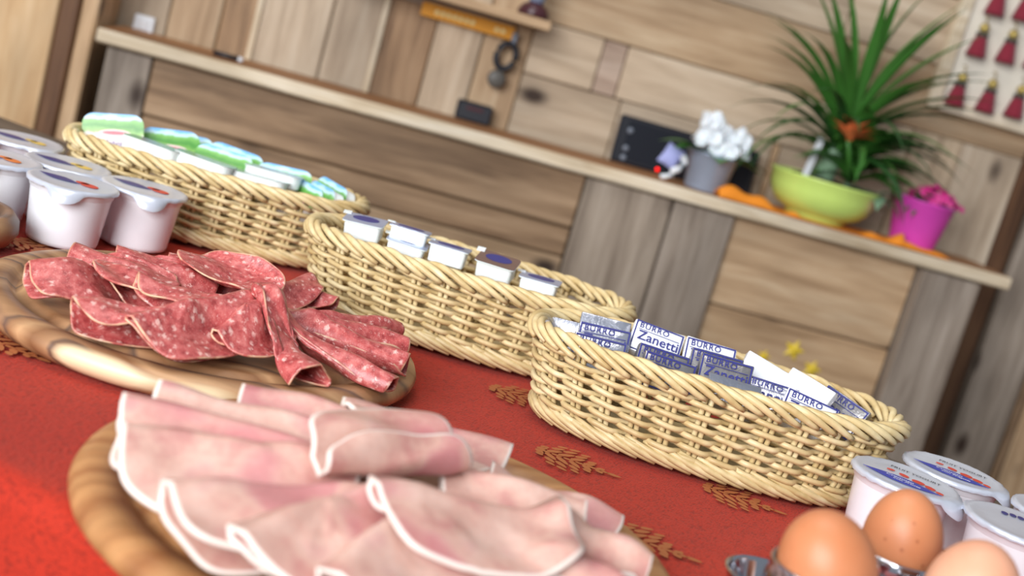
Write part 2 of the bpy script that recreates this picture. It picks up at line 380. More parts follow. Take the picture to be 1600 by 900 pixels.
for e in (edges[3], edges[5]): plank(wb, e-0.005, e+0.005, FLOOR, TOPZ, DW-0.008, 0.03, M['edge_wood'], True, 'batten')
sH = edges[-1]; sK = sx(1470, 100, DW); sE = sx(1530, 448, DW)
sV = sx(1438, 180, DW)                      # right of here upright planks run below the key rack
rows = [(0.55, TOPZ, [sH, sH+0.5, sE], ['tan_wood', 'brown_wood']), (0.43, 0.55, [sH, sx(1330, 20, DW), sE], ['wall_wood', 'wall_wood']),
        (0.31, 0.43, [sH, sE], ['tan_wood']), (0.215, 0.31, [sH, sx(935, 105, DW), sx(972, 115, DW), sV], ['wall_wood', 'pink_wood', 'wall_wood']),
        (0.06, 0.215, [sH, sx(960, 200, DW), sx(1190, 290, DW), sx(1215, 250, DW), sV], ['wall_wood', 'wall_wood', 'tan_wood', 'wall_wood']), (FLOOR, 0.06, [sH, sV], ['brown_wood'])]
for i, (z0, z1, cuts, ms) in enumerate(rows):
    for k in range(len(cuts)-1):
        plank(wb, cuts[k]+0.0008, cuts[k+1]-0.0008, z0+0.0008, z1-0.0008, DW+(0.0, 0.004, 0.002)[(i+k) % 3], 0.03, M[ms[k]])
vs = [sV, sV+(sE-sV)*0.45, sE]
for k in range(2): plank(wb, vs[k]+0.0008, vs[k+1]-0.0008, FLOOR, 0.31, DW+0.003*k, 0.03, M['wall_wood'], True)
e2 = [sE, sx(1562, 456, DW), sx(1566, 458, DW), sx(1600, 600, DW), sx(1600, 600, DW)+0.02, sx(1600, 600, DW)+0.24, sx(1600, 600, DW)+0.5, sx(1600, 600, DW)+0.8, 2.6]
for k, mt in enumerate(['dark_wood', None, 'grey_wood', 'brown_wood', 'tan_wood', 'grey_wood', 'wall_wood', 'tan_wood']):
    if mt: plank(wb, e2[k]+0.002, e2[k+1]-0.002, FLOOR, TOPZ, DW+(0.012 if k == 0 else 0), 0.025, M[mt], True)
# left corner: pale pine wall, dark and light upright posts
wl = obj('wall_left', box_mesh('wall_left', 1.5, 0.03, TOPZ-FLOOR, 0, M['backing']), None, loc(W(sx(95, 0, DW)-0.78, 2.245, (TOPZ+FLOOR)/2)) @ rot(YAW, 'Z')); tag(wl, 'pale pine panel wall in the corner', kind='structure')
e3 = [sx(95, 0, 2.2)-1.5, sx(95, 0, 2.2)-0.9, sx(95, 0, 2.2)-0.48, sx(95, 0, 2.2)-0.12, sx(95, 0, 2.2)]
for k in range(4): plank(wl, e3[k]+0.001, e3[k+1]-0.001, FLOOR, TOPZ, 2.2, 0.025, M['light_wood'], True, 'panel')
for a_, b_, d_, mt, nm in (((95, 0), (128, 0), 2.17, 'dark_wood', 'trim_1'), ((130, 0), (157, 0), 2.12, 'tan_wood', 'trim_2')):
    s0, s1 = sx(*a_, d_), sx(*b_, d_)
    o = obj(nm, box_mesh(nm, TOPZ-FLOOR, DW-d_-0.001, s1-s0, 0.004, M[mt]), None, loc(W((s0+s1)/2, (d_+DW)/2, (TOPZ+FLOOR)/2)) @ rot(YAW, 'Z') @ rot(-PI/2, 'Y')); tag(o, kind='structure')

# ------------------------------------------------------------------ counter
cs0, cs1 = sx(150, 60, DS), sx(1582, 437, DS)
ZC = 0.109; ZB = ZC-0.023
ct = empty('wooden_counter', loc(W((cs0+cs1)/2, DF+0.08, FLOOR)) @ rot(YAW, 'Z'), 'plank-clad wooden counter front with grey corner post standing behind the table', 'counter')
zf = ZB-0.001
def cp(s0, s1, z0, z1, mt, vert=False, d=DF, name='plank', th=0.022): return plank(ct, s0+0.0015, s1-0.0015, z0+0.0015, z1-0.0015, d, th, M[mt], vert, name)
sA = sx(240, 90, DF); sB = sx(893, 360, DF); sC = sx(1028, 400, DF); sDd = sx(1124, 420, DF); sEe = sx(1436, 430, DF); sFf = sx(1528, 450, DF)
obj('core', box_mesh('core', sFf-cs0-0.03, 0.13, zf-FLOOR-0.01, 0, M['backing']), None, loc(W((cs0+sFf)/2, DF+0.02+0.068, (zf+FLOOR)/2)) @ rot(YAW, 'Z'), ct)
cp(cs0+0.014, sA, FLOOR, zf, 'grey_wood', True)
zr = [zf, -0.008, -0.058, -0.15, -0.30, -0.45, -0.6, FLOOR]
for i in range(7): cp(sA, sB, zr[i+1], zr[i], ['brown_wood', 'brown_wood', 'tan_wood', 'brown_wood', 'tan_wood', 'brown_wood', 'brown_wood'][i], d=DF+(0, 0.003, 0.001)[i % 3])
cp(sB, sC, FLOOR, zf, 'grey_wood', True); cp(sC, sDd, FLOOR, zf, 'grey_wood', True, DF-0.004)
zr = [zf, -0.072, -0.175, -0.32, -0.47, -0.62, FLOOR]
for i in range(6): cp(sDd, sEe, zr[i+1], zr[i], ['tan_wood', 'tan_wood', 'tan_wood', 'brown_wood', 'tan_wood', 'brown_wood'][i], d=DF+0.012)
cp(sEe, sFf, FLOOR, zf, 'grey_wood', True, DF-0.012, 'post', 0.035)
plank(ct, sFf-0.02, sFf-0.001, FLOOR, zf, DF+0.024, 0.145, M['dark_wood'], True, 'side_panel')
# counter top with wavy natural front edge
N = 120; V = []; Fc = []
for i in range(N+1):
    s = cs0+(cs1-cs0)*i/N
    wv = 0.006*noise.noise((s*5, 0, 0))+0.003*noise.noise((s*17, 3, 0)); lo = 0.003*noise.noise((s*6, 9, 0))
    for d, z in ((DW-0.012, ZC), (DS+0.006+wv, ZC), (DS+wv, ZC-0.004), (DS+wv+0.001, ZB+0.004+lo), (DS+0.006+wv, ZB+0.0005), (DW-0.012, ZB+0.0005)): V.append(W(s, d, z))
for i in range(N):
    for k in range(6): Fc.append((i*6+k, i*6+(k+1) % 6, (i+1)*6+(k+1) % 6, (i+1)*6+k))
Fc += [tuple(range(6)), tuple(reversed(range(N*6, N*6+6)))]
o0 = W((cs0+cs1)/2, DS+0.1, ZC); Rm = (loc(o0) @ rot(YAW, 'Z')); inv = Rm.inverted()
tme = mk('counter_top', [inv @ v for v in V], Fc, M['edge_wood'], False); tme.materials.append(M['counter_stain'])
for i in range(N): tme.polygons[i*6].material_index = 1
top = obj('counter_top', tme, None, Rm); tag(top, 'long pale wooden counter top with a rough wavy front edge', 'counter top')
# yellow stars stuck on the panel
for (px, py, sz_, lab) in ((1240, 547, 0.020, 'larger yellow star on the counter panel above the butter basket'), (1268, 577, 0.018, 'small yellow star just below and right of the larger star'), (1193, 557, 0.013, 'yellow star half hidden behind a silver butter packet')):
    s, z = wp(px, py, DF+0.012); pts = []
    for k in range(10):
        r = sz_ if k % 2 == 0 else sz_*0.48; pts.append((r*math.sin(k*PI/5), r*math.cos(k*PI/5)))
    n = len(pts); V = [(x, 0, y) for x, y in pts]+[(0, -0.006, 0), (0, 0.0005, 0)]; Fc = [((i+1) % n, i, n) for i in range(n)]+[(i, (i+1) % n, n+1) for i in range(n)]
    o = obj('star', mk('star', V, Fc, M['star'], False), None, loc(W(s, DF+0.0115, z)) @ rot(YAW, 'Z') @ rot(0.25, 'Y')); tag(o, lab, 'star', 'yellow stars on the counter panel')

# ------------------------------------------------------------------ table and cloth
NEAR, FAR, T0, T1 = 0.468, 1.214, -1.34, 0.55
tb = empty('buffet_table', loc(T((T0+T1)/2, (NEAR+FAR)/2, FLOOR)) @ rot(TT, 'Z'), 'dark grey wooden table under the red cloth', 'table')
nb = 6
for i in range(nb):
    n0 = NEAR+(FAR-NEAR)*i/nb; n1 = NEAR+(FAR-NEAR)*(i+1)/nb
    obj('tabletop_plank', box_mesh('tabletop_plank', T1-T0, n1-n0-0.002, 0.035, 0.003, M['table_wood']), None, loc(T((T0+T1)/2, (n0+n1)/2, -0.0215)) @ rot(TT, 'Z'), tb)
for t in (T0+0.08, T1-0.08):
    for n in (NEAR+0.08, FAR-0.08):
        obj('leg', box_mesh('leg', 0.07, 0.07, -0.04-FLOOR, 0.004, M['table_wood']), None, loc(T(t, n, (FLOOR-0.04)/2)) @ rot(TT, 'Z'), tb)
for n in (NEAR+0.06, FAR-0.06): obj('apron', box_mesh('apron', T1-T0-0.2, 0.025, 0.09, 0.002, M['table_wood']), None, loc(T((T0+T1)/2, n, -0.085)) @ rot(TT, 'Z'), tb)
ca, cb_ = onz(1165, 872), onz(1300, 795)
cdir = (cb_-ca); clen = cdir.length; cdir = cdir/clen; cnrm = Vector((-cdir.y, cdir.x, 0))
CF = 1.115
def cloth_pt(t, q):
    # q = distance measured back from the far hem; passes over the near table edge and hangs
    flat = CF-NEAR; r = 0.014
    if q < flat: n, z = CF-q, 0.0
    elif q < flat+r*PI/2: a = (q-flat)/r; n, z = NEAR-r*math.sin(a), -r+r*math.cos(a)
    else:
        e = q-flat-r*PI/2; f = 0.018*math.sin(t*17)*min(1, e/0.15)+0.008*math.sin(t*41+1)*min(1, e/0.1); n, z = NEAR-r-abs(f)-0.02*e, -r-e
    P = T(t, n, z)
    if q < flat:
        e = P-ca; u = e.dot(cdir)/clen; v = e.dot(cnrm)
        if -0.5 < u < 1.7:
            fade = max(0, min(1, (u+0.3)/0.4, (1.5-u)/0.4)); P.z += 0.0028*fade*math.exp(-(v/0.0045)**2)
        b = max(0, noise.noise((t*7, n*7, 2.0)))*0.0016
        P.z += b if q > 0.05 else b*q/0.05
    return P
NTc, NQ = 300, 190; qmax = (CF-NEAR)+0.022+0.24
V = []; Fc = []
cM = loc(T((T0+T1)/2, 0.8, 0)) @ rot(TT, 'Z'); ci = cM.inverted()
for i in range(NTc+1):
    for j in range(NQ+1): V.append(ci @ (cloth_pt(-1.30+(0.53+1.30)*i/NTc, qmax*j/NQ)+Vector((0, 0, -0.0015))))
for i in range(NTc):
    for j in range(NQ): a = i*(NQ+1)+j; Fc.append((a, a+1, a+NQ+2, a+NQ+1))
tc = obj('tablecloth', mk('tablecloth', V, Fc, M['cloth']), None, cM); tag(tc, 'red orange woven tablecloth with gold leaf sprigs hanging over the table edge', 'tablecloth')
def motif_mesh():
    V, Fc = [], []
    def leaf(x, y, a, L, wd):
        b = len(V); n = 8
        for k in range(n):
            q = 2*PI*k/n; u = math.cos(q)*L/2; v = math.sin(q)*wd/2*(1-0.3*math.cos(q))
            V.append((x+u*math.cos(a)-v*math.sin(a), y+u*math.sin(a)+v*math.cos(a), 0))
        Fc.append(tuple(range(b, b+n)))
    for i in range(6):
        x = -0.024+i*0.0088; q = (0.55, 0.9, 1.0, 0.85, 0.62, 0.4)[i]
        for sg in (-1, 1):
            leaf(x, sg*0.0075*q, sg*0.8, 0.0135*q+0.002, 0.0052)
            if i < 5: leaf(x+0.001, sg*0.0165*q, sg*0.7, 0.0125*q, 0.0050)
            if 0 < i < 4: leaf(x+0.003, sg*0.0245*q, sg*0.5, 0.0095*q, 0.0042)
        leaf(x+0.003, 0.0, 0, 0.0085, 0.0036)
    leaf(0.030, 0, 0, 0.011, 0.005)
    return mk('motif', V, Fc, M['gold_thread'], False)
mm_ = motif_mesh()
for (px, py, an) in ((895, 722, 12), (1155, 780, 12), (815, 622, 10), (1010, 850, 12), (5, 540, 10), (45, 385, 10)):
    P = onz(px, py); obj('motif', mm_, None, loc(P.x, P.y, 0.0009) @ rot(TT+math.radians(an), 'Z'), tc)

# ------------------------------------------------------------------ wicker baskets
BA, BB, BH, BK, BE = 0.1426, 0.0668, 0.070, 0.8756, 2.4
def sell(th, a, b):
    c, s = math.cos(th), math.sin(th); return Vector((a*math.copysign(abs(c)**(2/BE), c), b*math.copysign(abs(s)**(2/BE), s), 0))
_tab = {}
def arc_table():
    ths = np.linspace(0, 2*PI, 2001); pts = [sell(t, BA, BB) for t in ths]; L = [0]
    for a, b in zip(pts[:-1], pts[1:]): L.append(L[-1]+(b-a).length)
    return ths, np.array(L)
TH, AL = arc_table(); PER = AL[-1]
def around(u, off, z, k):
    """point at fraction u of the way round, offset outwards, at height z, ring scale k"""
    u = u % 1.0; th = float(np.interp(u*PER, AL, TH)); p = sell(th, BA*k, BB*k)
    e = 0.004; t = sell(th+e, BA*k, BB*k)-sell(th-e, BA*k, BB*k); t.normalize(); nrm = Vector((t.y, -t.x, 0))
    return Vector((p.x+nrm.x*off, p.y+nrm.y*off, z))
def kz(z):
    f = max(0, min(1, (z-0.008)/(BH-0.016))); return BK+0.012+(0.985-BK-0.012)*f**0.85
NST = 28; ROWS = 12
_bm = {}
def basket_meshes():
    parts = []
    V = [(0, 0, 0.004)]; Fc = []
    for k in range(80): p = around(k/80, -0.003, 0.004, BK); V.append(tuple(p))
    for k in range(80): V.append((V[k+1][0], V[k+1][1], 0.0075))
    V.append((0, 0, 0.0075))
    for k in range(80): k2 = (k+1) % 80; Fc += [(0, 1+k2, 1+k), (1+k, 1+k2, 81+k2, 81+k), (81+k, 81+k2, 161)]
    parts.append(('base', mk('base', V, Fc, M['wicker'], False)))
    for i in range(NST):
        ms = []
        for dd in (-0.0026, 0.0026):
            u = (i+0.5)/NST+dd/PER
            pts = [around(u, 0, z, kz(z)) for z in np.linspace(0.004, 0.066, 7)]
            ms.append((tube('s', pts, 0.0022, 6), Matrix()))
        parts.append(('stake', joined('stake', ms, M['wicker'])))
    for r in range(ROWS):
        z = 0.0130+r*(0.0600-0.0130)/(ROWS-1); pts = []; npt = NST*8
        for q in range(npt):
            u = q/npt; ph = u*NST*PI+(r % 2)*PI
            amp = 0.0042*math.tanh(2.2*math.sin(ph))/math.tanh(2.2)
            zz = z+0.0009*math.cos(ph)+0.0009*noise.noise((u*40, r*3.1, 0.5))
            pts.append(around(u, amp, zz, kz(z)))
        parts.append(('weaver', tube('weaver', pts, 0.00235, 6, M['wicker'], True)))
    NR_ = 50
    for i in range(NR_):                      # twisted rim: each rod climbs over the top and dives down the outside
        u0 = i/NR_; pts = []; lenu = 0.088
        for q in range(15):
            f = q/14; a = math.radians(205-255*f)  # inside-low -> over the top -> outside-low
            rr = 0.0062+0.0006*math.sin(i*2.1); ox = rr*math.cos(a)+0.0005; oz = rr*1.02*math.sin(a)
            pts.append(around(u0+lenu*f, ox, BH-0.0035+oz+0.0006*math.sin(i*1.7), 1.0))
        parts.append(('rim_strand', tube('rim_strand', pts, 0.0027, 7, M['wicker'], False, lambda f: 0.75+0.35*math.sin(PI*f))))
    NF = 46
    for i in range(NF):
        u0 = i/NF; pts = []; lenu = 0.085
        for q in range(11):
            f = q/10; off = 0.0022+0.0042*math.sin(PI*min(1, f*1.05)); z = 0.0165-0.0136*f
            pts.append(around(u0+lenu*f, off, z, BK+0.012))
        parts.append(('foot_strand', tube('foot_strand', pts, 0.0024, 6, M['wicker'], False, lambda f: 0.7+0.4*math.sin(PI*f))))
    return parts
BP = basket_meshes()
BK_POS = [(-0.3073, 1.2427, 0.1371), (-0.0391, 1.106, -0.0343), (0.1704, 0.9633, 0.0034)]
blab = ['oval wicker basket holding printed cream cheese portions, beside the left yogurt cups', 'oval wicker basket in the middle holding small white jam portions', 'oval wicker basket in front holding silver and blue butter packets']
baskets = []
for (bx, by, br), lab in zip(BK_POS, blab):
    b = empty('wicker_basket', loc(bx, by, 0.0005) @ rot(br, 'Z'), lab, 'basket', 'oval wicker baskets')
    for nm, me in BP: obj(nm, me, None, WM[b.name].copy(), b)
    baskets.append(b)

# ------------------------------------------------------------------ round boards
def board(center, R, mat, label, ang, h=0.019):
    prof = [(0.0, 0.0005), (R-0.012, 0.0005), (R-0.006, 0.002), (R-0.001, 0.007), (R, 0.011), (R-0.002, 0.0155), (R-0.008, h-0.0005), (R-0.014, h), (R-0.021, h-0.0008), (R-0.0245, h-0.004), (R-0.028, h-0.0065), (R-0.0315, h-0.004), (R-0.0335, h-0.0008), (R-0.038, h), (R*0.5, h), (0.0, h)]
    o = obj('round_board', lathe('round_board', prof, 96, mat), None, loc(center[0], center[1], 0.0006) @ rot(ang, 'Z')); return tag(o, label, 'board')
HB = (-0.030, 0.633); SB = (-0.208, 0.900)
board(SB, 0.159, M['acacia'], 'round wooden board with a juice groove and pale streak carrying salami', 0.0)
board(HB, 0.160, M['olive_board'], 'round honey-coloured wooden board with a groove carrying cooked ham', 0.5)

# ------------------------------------------------------------------ folded slices
class HM:
    def __init__(s, c, r, z0): s.n = 160; s.c = c; s.r = r; s.z = np.full((s.n, s.n), z0)
    def ij(s, x, y): return np.clip(((np.stack([x, y], -1)-np.array(s.c)+s.r)/(2*s.r)*s.n).astype(int), 0, s.n-1)
    def get(s, x, y):
        z = s.z
        m = z.copy()
        for ax in (0, 1):
            for sh in (1, -1): m = np.maximum(m, np.roll(z, sh, ax))
        for _ in range(3):
            for ax in (0, 1): m = (np.roll(m, 1, ax)+2*m+np.roll(m, -1, ax))/4
        k = s.ij(x, y); return m[k[..., 0], k[..., 1]]
    def upd(s, x, y, z): k = s.ij(x, y); np.maximum.at(s.z, (k[..., 0], k[..., 1]), z)
NRG, NSG = 22, 84
def sheet(name, hm, mat, P0, P1, b1, b2, k0, k1=None, n=2.6, sag=0.0, th=0.0014, wob=0.0015, label='', cat='', group='', aext=1.0, lift=(0.0030, 0.0008), seed=0, bow=0.0, free=False):
    """a thin slice whose ridge runs P0 -> P1; k0/k1 = heading-angle knots (arc length m, degrees) across the fold at either end"""
    P0, P1 = Vector(P0), Vector(P1); mid = (P0+P1)/2; X = (P1-P0); a = X.length/2*aext; X.normalize()
    Wv = Vector((X.y, -X.x, 0)).normalized(); Zv = Vector((0, 0, 1))
    k1 = k1 or k0
    rho = np.arange(NRG+1)/NRG; phi = np.arange(NSG)/NSG*2*PI
    c, s_ = np.cos(phi), np.sin(phi); bx = np.sign(c)*np.abs(c)**(2/n); by = np.sign(s_)*np.abs(s_)**(2/n)
    rr = 1+0.025*np.sin(3*phi+seed)+0.015*np.sin(7*phi+2*seed)
    U = rho[:, None]*(bx*rr)[None, :]; Y = rho[:, None]*(by*rr)[None, :]
    Sv = np.where(Y < 0, Y*b1, Y*b2)
    st = np.linspace(-b1*1.06, b2*1.06, 241); ds = st[1]-st[0]
    us = np.linspace(-1.06, 1.06, 15); wt, ht = [], []
    for u in us:
        f = (u+1)/2
        tau = np.radians((1-f)*np.interp(st, [q[0] for q in k0], [q[1] for q in k0])+f*np.interp(st, [q[0] for q in k1], [q[1] for q in k1]))
        cw = np.concatenate([[0], np.cumsum(np.cos((tau[1:]+tau[:-1])/2)*ds)]); ch = np.concatenate([[0], np.cumsum(np.sin((tau[1:]+tau[:-1])/2)*ds)])
        i0 = np.interp(0, st, np.arange(len(st))); cw -= np.interp(0, st, cw); ch -= np.interp(0, st, ch); wt.append(cw); ht.append(ch)
    wt = np.array(wt); ht = np.array(ht)
    fi = (U+1.06)/2.12*14; i0 = np.clip(fi.astype(int), 0, 13); ff = fi-i0
    fj = (Sv-st[0])/ds; j0 = np.clip(fj.astype(int), 0, 239); gj = fj-j0
    bil = lambda A: (A[i0, j0]*(1-ff)*(1-gj)+A[i0+1, j0]*ff*(1-gj)+A[i0, j0+1]*(1-ff)*gj+A[i0+1, j0+1]*ff*gj)
    w_, h_ = bil(wt), bil(ht)
    rs = np.random.default_rng(100+seed); p1, p2, p3 = rs.random(3)*6
    wb_ = wob*(np.sin(U*5+p1)*np.cos(Y*4+p2)+0.6*np.sin(Y*9+U*4+p3))
    h_ = h_+wb_*0.8-sag*U**2; w_ = w_+bow*U**2
    x = mid.x+X.x*a*U+Wv.x*w_; y = mid.y+X.y*a*U+Wv.y*w_; z = mid.z+X.z*a*U+h_
    if hm is not None:
        # two passes: the under flap settles on what lies below, the upper flap on top of it
        base = hm.get(x, y)
        want = np.where(Sv < 0, base+lift[0], base+lift[1])
        need = np.maximum(want-z, 0); need[0] = need[0].max(); dz = need.copy()
        for _ in range(26):                       # drape like a taut skin over what lies below
            av = dz.copy(); rl, rr_ = np.roll(dz, 1, 1), np.roll(dz, -1, 1)
            av[1:-1] = (dz[:-2]+dz[2:]+rl[1:-1]+rr_[1:-1])/4; av[-1] = (2*dz[-2]+rl[-1]+rr_[-1])/4; av[0] = dz[1].mean()
            dz = np.maximum(need*0.97, av)
        z = z+dz
        for du in (0, 0.5):
            xa = x[:-1]*(1-du)+x[1:]*du; ya = y[:-1]*(1-du)+y[1:]*du; za = z[:-1]*(1-du)+z[1:]*du
            hm.upd(xa, ya, za+th/2)
        hm.upd(x[-1], y[-1], z[-1]+th/2)
    V = np.stack([x-mid.x, y-mid.y, z-mid.z], -1)
    Vl = [tuple(V[0].mean(0))]+[tuple(v) for v in V[1:].reshape(-1, 3)]
    uvl = [(0, 0)]+[(U[i, j]*a/0.05, Sv[i, j]/0.05) for i in range(1, NRG+1) for j in range(NSG)]
    rl = [0.0]+[rho[i] for i in range(1, NRG+1) for j in range(NSG)]
    Fc = [(0, 1+j, 1+(j+1) % NSG) for j in range(NSG)]
    for i in range(NRG-1):
        for j in range(NSG):
            j2 = (j+1) % NSG; Fc.append((1+i*NSG+j, 1+(i+1)*NSG+j, 1+(i+1)*NSG+j2, 1+i*NSG+j2))
    me = mk(name, Vl, Fc, mat)
    at = me.attributes.new('rho', 'FLOAT', 'POINT'); at.data.foreach_set('value', rl)
    uvs = me.uv_layers.new(name='UVMap'); li = np.zeros(len(me.loops), dtype=np.int32); me.loops.foreach_get('vertex_index', li)
    uvs.data.foreach_set('uv', np.array(uvl)[li].ravel())
    o = obj(name, me, None, loc(mid)); tag(o, label, cat, group)
    so = o.modifiers.new('thickness', 'SOLIDIFY'); so.thickness = th; so.offset = 0
    return o
def fold(b1, b2, d1, d2, r, curl=14.0):
    """half fold, ridge away from camera: upper flap slopes d1 down towards the camera, under flap d2"""
    L = r*math.radians(180+d1-d2)
    return [(-b1, 180-d1+curl), (-b1*0.5, 180-d1+curl*0.3), (-L/2, 180-d1), (L/2, 360-d2), (b2, 360-d2)]
def rollk(b, turns=1.4, start=0): return [(-b, start), (b, start+360*turns)]

hmS = HM(SB, 0.24, 0.0205)
def sal(Lp, Rp, z, label, b1=0.04, b2=0.035, d1=24, d2=8, r=0.004, k=None, k1=None, seed=0, **kw):
    zz = z if isinstance(z, tuple) else (z, z)
    return sheet('salami_slice', hmS, M['salami'], onz(*Lp, zz[0]), onz(*Rp, zz[1]), b1, b2, k or fold(b1, b2, d1, d2, r), k1, th=0.0012, label=label, cat='salami slice', group='salami slices on the round board', seed=seed, **kw)
flatk = [(-0.05, 176), (0.05, 184)]
sal((90, 440), (260, 480), 0.021, 'salami slice lying flat beneath the folded ones at the board left', k=flatk, seed=1, n=2.1)
sal((300, 470), (520, 520), 0.021, 'salami slice lying flat beneath the right end of the pile', k=flatk, seed=2, n=2.1)
sal((200, 470), (400, 520), 0.022, 'salami slice lying flat beneath the middle of the pile', k=flatk, seed=3, n=2.1)
sal((372, 418), (430, 432), 0.034, 'small folded salami slice peeking out at the back of the board', b1=0.03, b2=0.03, d1=30, seed=4)
sal((268, 390), (425, 446), (0.050, 0.040), 'folded salami slice at the back, rightmost of the four rounded ridges', b1=0.028, b2=0.022, k=[(-0.028, 98), (-0.016, 110), (0.016, 248), (0.022, 255)], k1=[(-0.028, 122), (-0.010, 130), (0.010, 232), (0.022, 240)], n=4, sag=0.002, seed=5, lift=(0.0012, 0.0008))
sal((184, 382), (345, 440), (0.050, 0.040), 'folded salami slice at the back, third rounded ridge from the left', b1=0.028, b2=0.022, k=[(-0.028, 98), (-0.016, 110), (0.016, 248), (0.022, 255)], k1=[(-0.028, 122), (-0.010, 130), (0.010, 232), (0.022, 240)], n=4, sag=0.002, seed=6, lift=(0.0012, 0.0008))
sal((112, 377), (280, 440), (0.049, 0.040), 'folded salami slice at the back, second rounded ridge from the left', b1=0.028, b2=0.022, k=[(-0.028, 98), (-0.016, 110), (0.016, 248), (0.022, 255)], k1=[(-0.028, 122), (-0.010, 130), (0.010, 232), (0.022, 240)], n=4, sag=0.002, seed=7, lift=(0.0012, 0.0008))
sal((42, 392), (185, 430), (0.050, 0.042), 'large folded salami slice at the far left of the board', b1=0.046, b2=0.04, k=fold(0.046, 0.04, 44, 10, 0.010), k1=fold(0.046, 0.04, 30, 6, 0.004), n=4, sag=0.010, seed=8)
sal((455, 445), (530, 470), 0.034, 'folded salami slice at the right end beside the middle basket', b1=0.03, b2=0.03, d1=35, r=0.006, seed=9)
sal((350, 462), (478, 436), (0.036, 0.040), 'rolled salami slice pointing right above the fan of rolls', b1=0.036, b2=0.03, d1=40, d2=0, r=0.007, seed=10)
sal((285, 420), (430, 472), 0.036, 'cupped salami slice with a pale curled edge in the pile centre', b1=0.035, b2=0.035, k=[(-0.035, 215), (-0.01, 190), (0.012, 150), (0.035, 105)], seed=11)
sal((152, 412), (330, 470), 0.044, 'salami slice curled open on the left over the back ridges', b1=0.038, b2=0.034, d1=14, d2=34, r=0.007, seed=12, wob=0.0025)
sal((208, 442), (425, 490), 0.047, 'long folded salami slice with a pale edge across the pile centre', b1=0.032, b2=0.034, d1=16, d2=36, r=0.007, seed=13, wob=0.0025)
sal((108, 466), (300, 496), 0.040, 'folded salami slice at the front left edge of the pile', b1=0.034, b2=0.032, d1=18, d2=36, r=0.007, seed=14, wob=0.0025)
sal((190, 520), (372, 492), (0.032, 0.040), 'broad folded salami slice at the front middle of the pile', b1=0.046, b2=0.04, d1=22, d2=30, r=0.006, seed=15, wob=0.002)
sal((325, 545), (420, 500), (0.028, 0.040), 'small triangular salami fold between the broad slice and the wide roll', b1=0.036, b2=0.034, d1=16, d2=42, r=0.006, seed=16, wob=0.002)
sal((492, 492), (612, 500), (0.040, 0.036), 'salami roll at the back of the fan, beside the middle basket', b1=0.036, b2=0.036, k=rollk(0.036, 1.3), seed=17, n=5, lift=(0.001, 0.001))
sal((470, 486), (636, 530), (0.042, 0.036), 'salami roll second from the back of the fan', b1=0.036, b2=0.036, k=rollk(0.036, 1.3), seed=18, n=5, lift=(0.001, 0.001))
sal((448, 484), (640, 556), (0.044, 0.034), 'long salami roll third from the back of the fan', b1=0.036, b2=0.036, k=rollk(0.036, 1.3), seed=19, n=5, lift=(0.001, 0.001))
sal((420, 488), (618, 594), (0.044, 0.028), 'longest salami roll at the front of the fan reaching the board rim', b1=0.036, b2=0.036, k=rollk(0.036, 1.25), seed=20, n=5, lift=(0.001, 0.001))
sal((412, 505), (500, 575), (0.036, 0.034), 'wide salami roll with its open end facing the viewer', b1=0.042, b2=0.042, k=rollk(0.042, 1.5), k1=rollk(0.042, 0.86, 40), seed=21, n=5, lift=(0.001, 0.001))

hmH = HM(HB, 0.25, 0.0205)
def ham(Lp, Rp, z, label, b1=0.055, b2=0.045, d1=22, d2=4, r=0.004, k=None, k1=None, seed=0, n=3.2, **kw):
    zz = z if isinstance(z, tuple) else (z, z)
    return sheet('ham_slice', hmH, M['ham'], onz(*Lp, zz[0]), onz(*Rp, zz[1]), b1, b2, k or fold(b1, b2, d1, d2, r), k1, th=0.0018, label=label, cat='ham slice', group='cooked ham slices on the round board', seed=seed, n=n, **kw)
ham((330, 740), (640, 800), 0.021, 'ham slice lying flat under the left of the pile', k=flatk, seed=31, b1=0.05, b2=0.05)
ham((560, 760), (900, 850), 0.021, 'ham slice lying flat under the right of the pile', k=flatk, seed=32, b1=0.05, b2=0.05)
ham((420, 850), (860, 910), 0.021, 'ham slice lying flat under the front of the pile', k=flatk, seed=33, b1=0.05, b2=0.05)
ham((382, 602), (650, 676), 0.048, 'rearmost folded ham slice beside the salami board', d1=40, r=0.007, seed=34)
ham((535, 628), (800, 700), 0.046, 'folded ham slice with a white edge at the back right', d1=26, seed=35, n=2.6)
ham((256, 604), (580, 690), 0.050, 'folded ham slice second from the back', d1=40, r=0.007, seed=36)
ham((202, 620), (550, 716), 0.052, 'folded ham slice third from the back with the tip at upper left', d1=40, r=0.007, seed=37)
ham((186, 664), (560, 738), 0.050, 'broad folded ham slice at the left edge with a white rind', d1=30, b1=0.062, seed=38, r=0.007)
ham((760, 742), (970, 800), 0.036, 'folded ham slice at the back right edge of the board', d1=30, seed=39, b1=0.045)
ham((690, 728), (912, 784), 0.052, 'folded ham slice lying right of the open curl', d1=34, seed=40, b1=0.05, r=0.006)
ham((252, 750), (610, 772), 0.050, 'folded ham slice with a looped left end in the middle left', d1=20, d2=32, b1=0.055, seed=41, r=0.006)
ham((498, 746), (722, 740), (0.054, 0.054), 'ham slice curled open like a trough in the centre of the pile', b1=0.027, b2=0.046, k=[(-0.027, 335), (-0.014, 308), (-0.004, 230), (0.006, 150), (0.014, 95), (0.021, 118), (0.030, 172), (0.046, 186)], n=4, seed=42, lift=(0.001, 0.001))
ham((355, 846), (640, 764), (0.042, 0.052), 'folded ham slice with a looped end at the front left', d1=22, d2=36, b1=0.055, seed=43, r=0.006)
ham((850, 806), (1012, 862), (0.050, 0.046), 'rolled ham slice at the right edge of the board', k=rollk(0.05, 1.3), b1=0.05, b2=0.05, seed=44, n=5, lift=(0.001, 0.001))
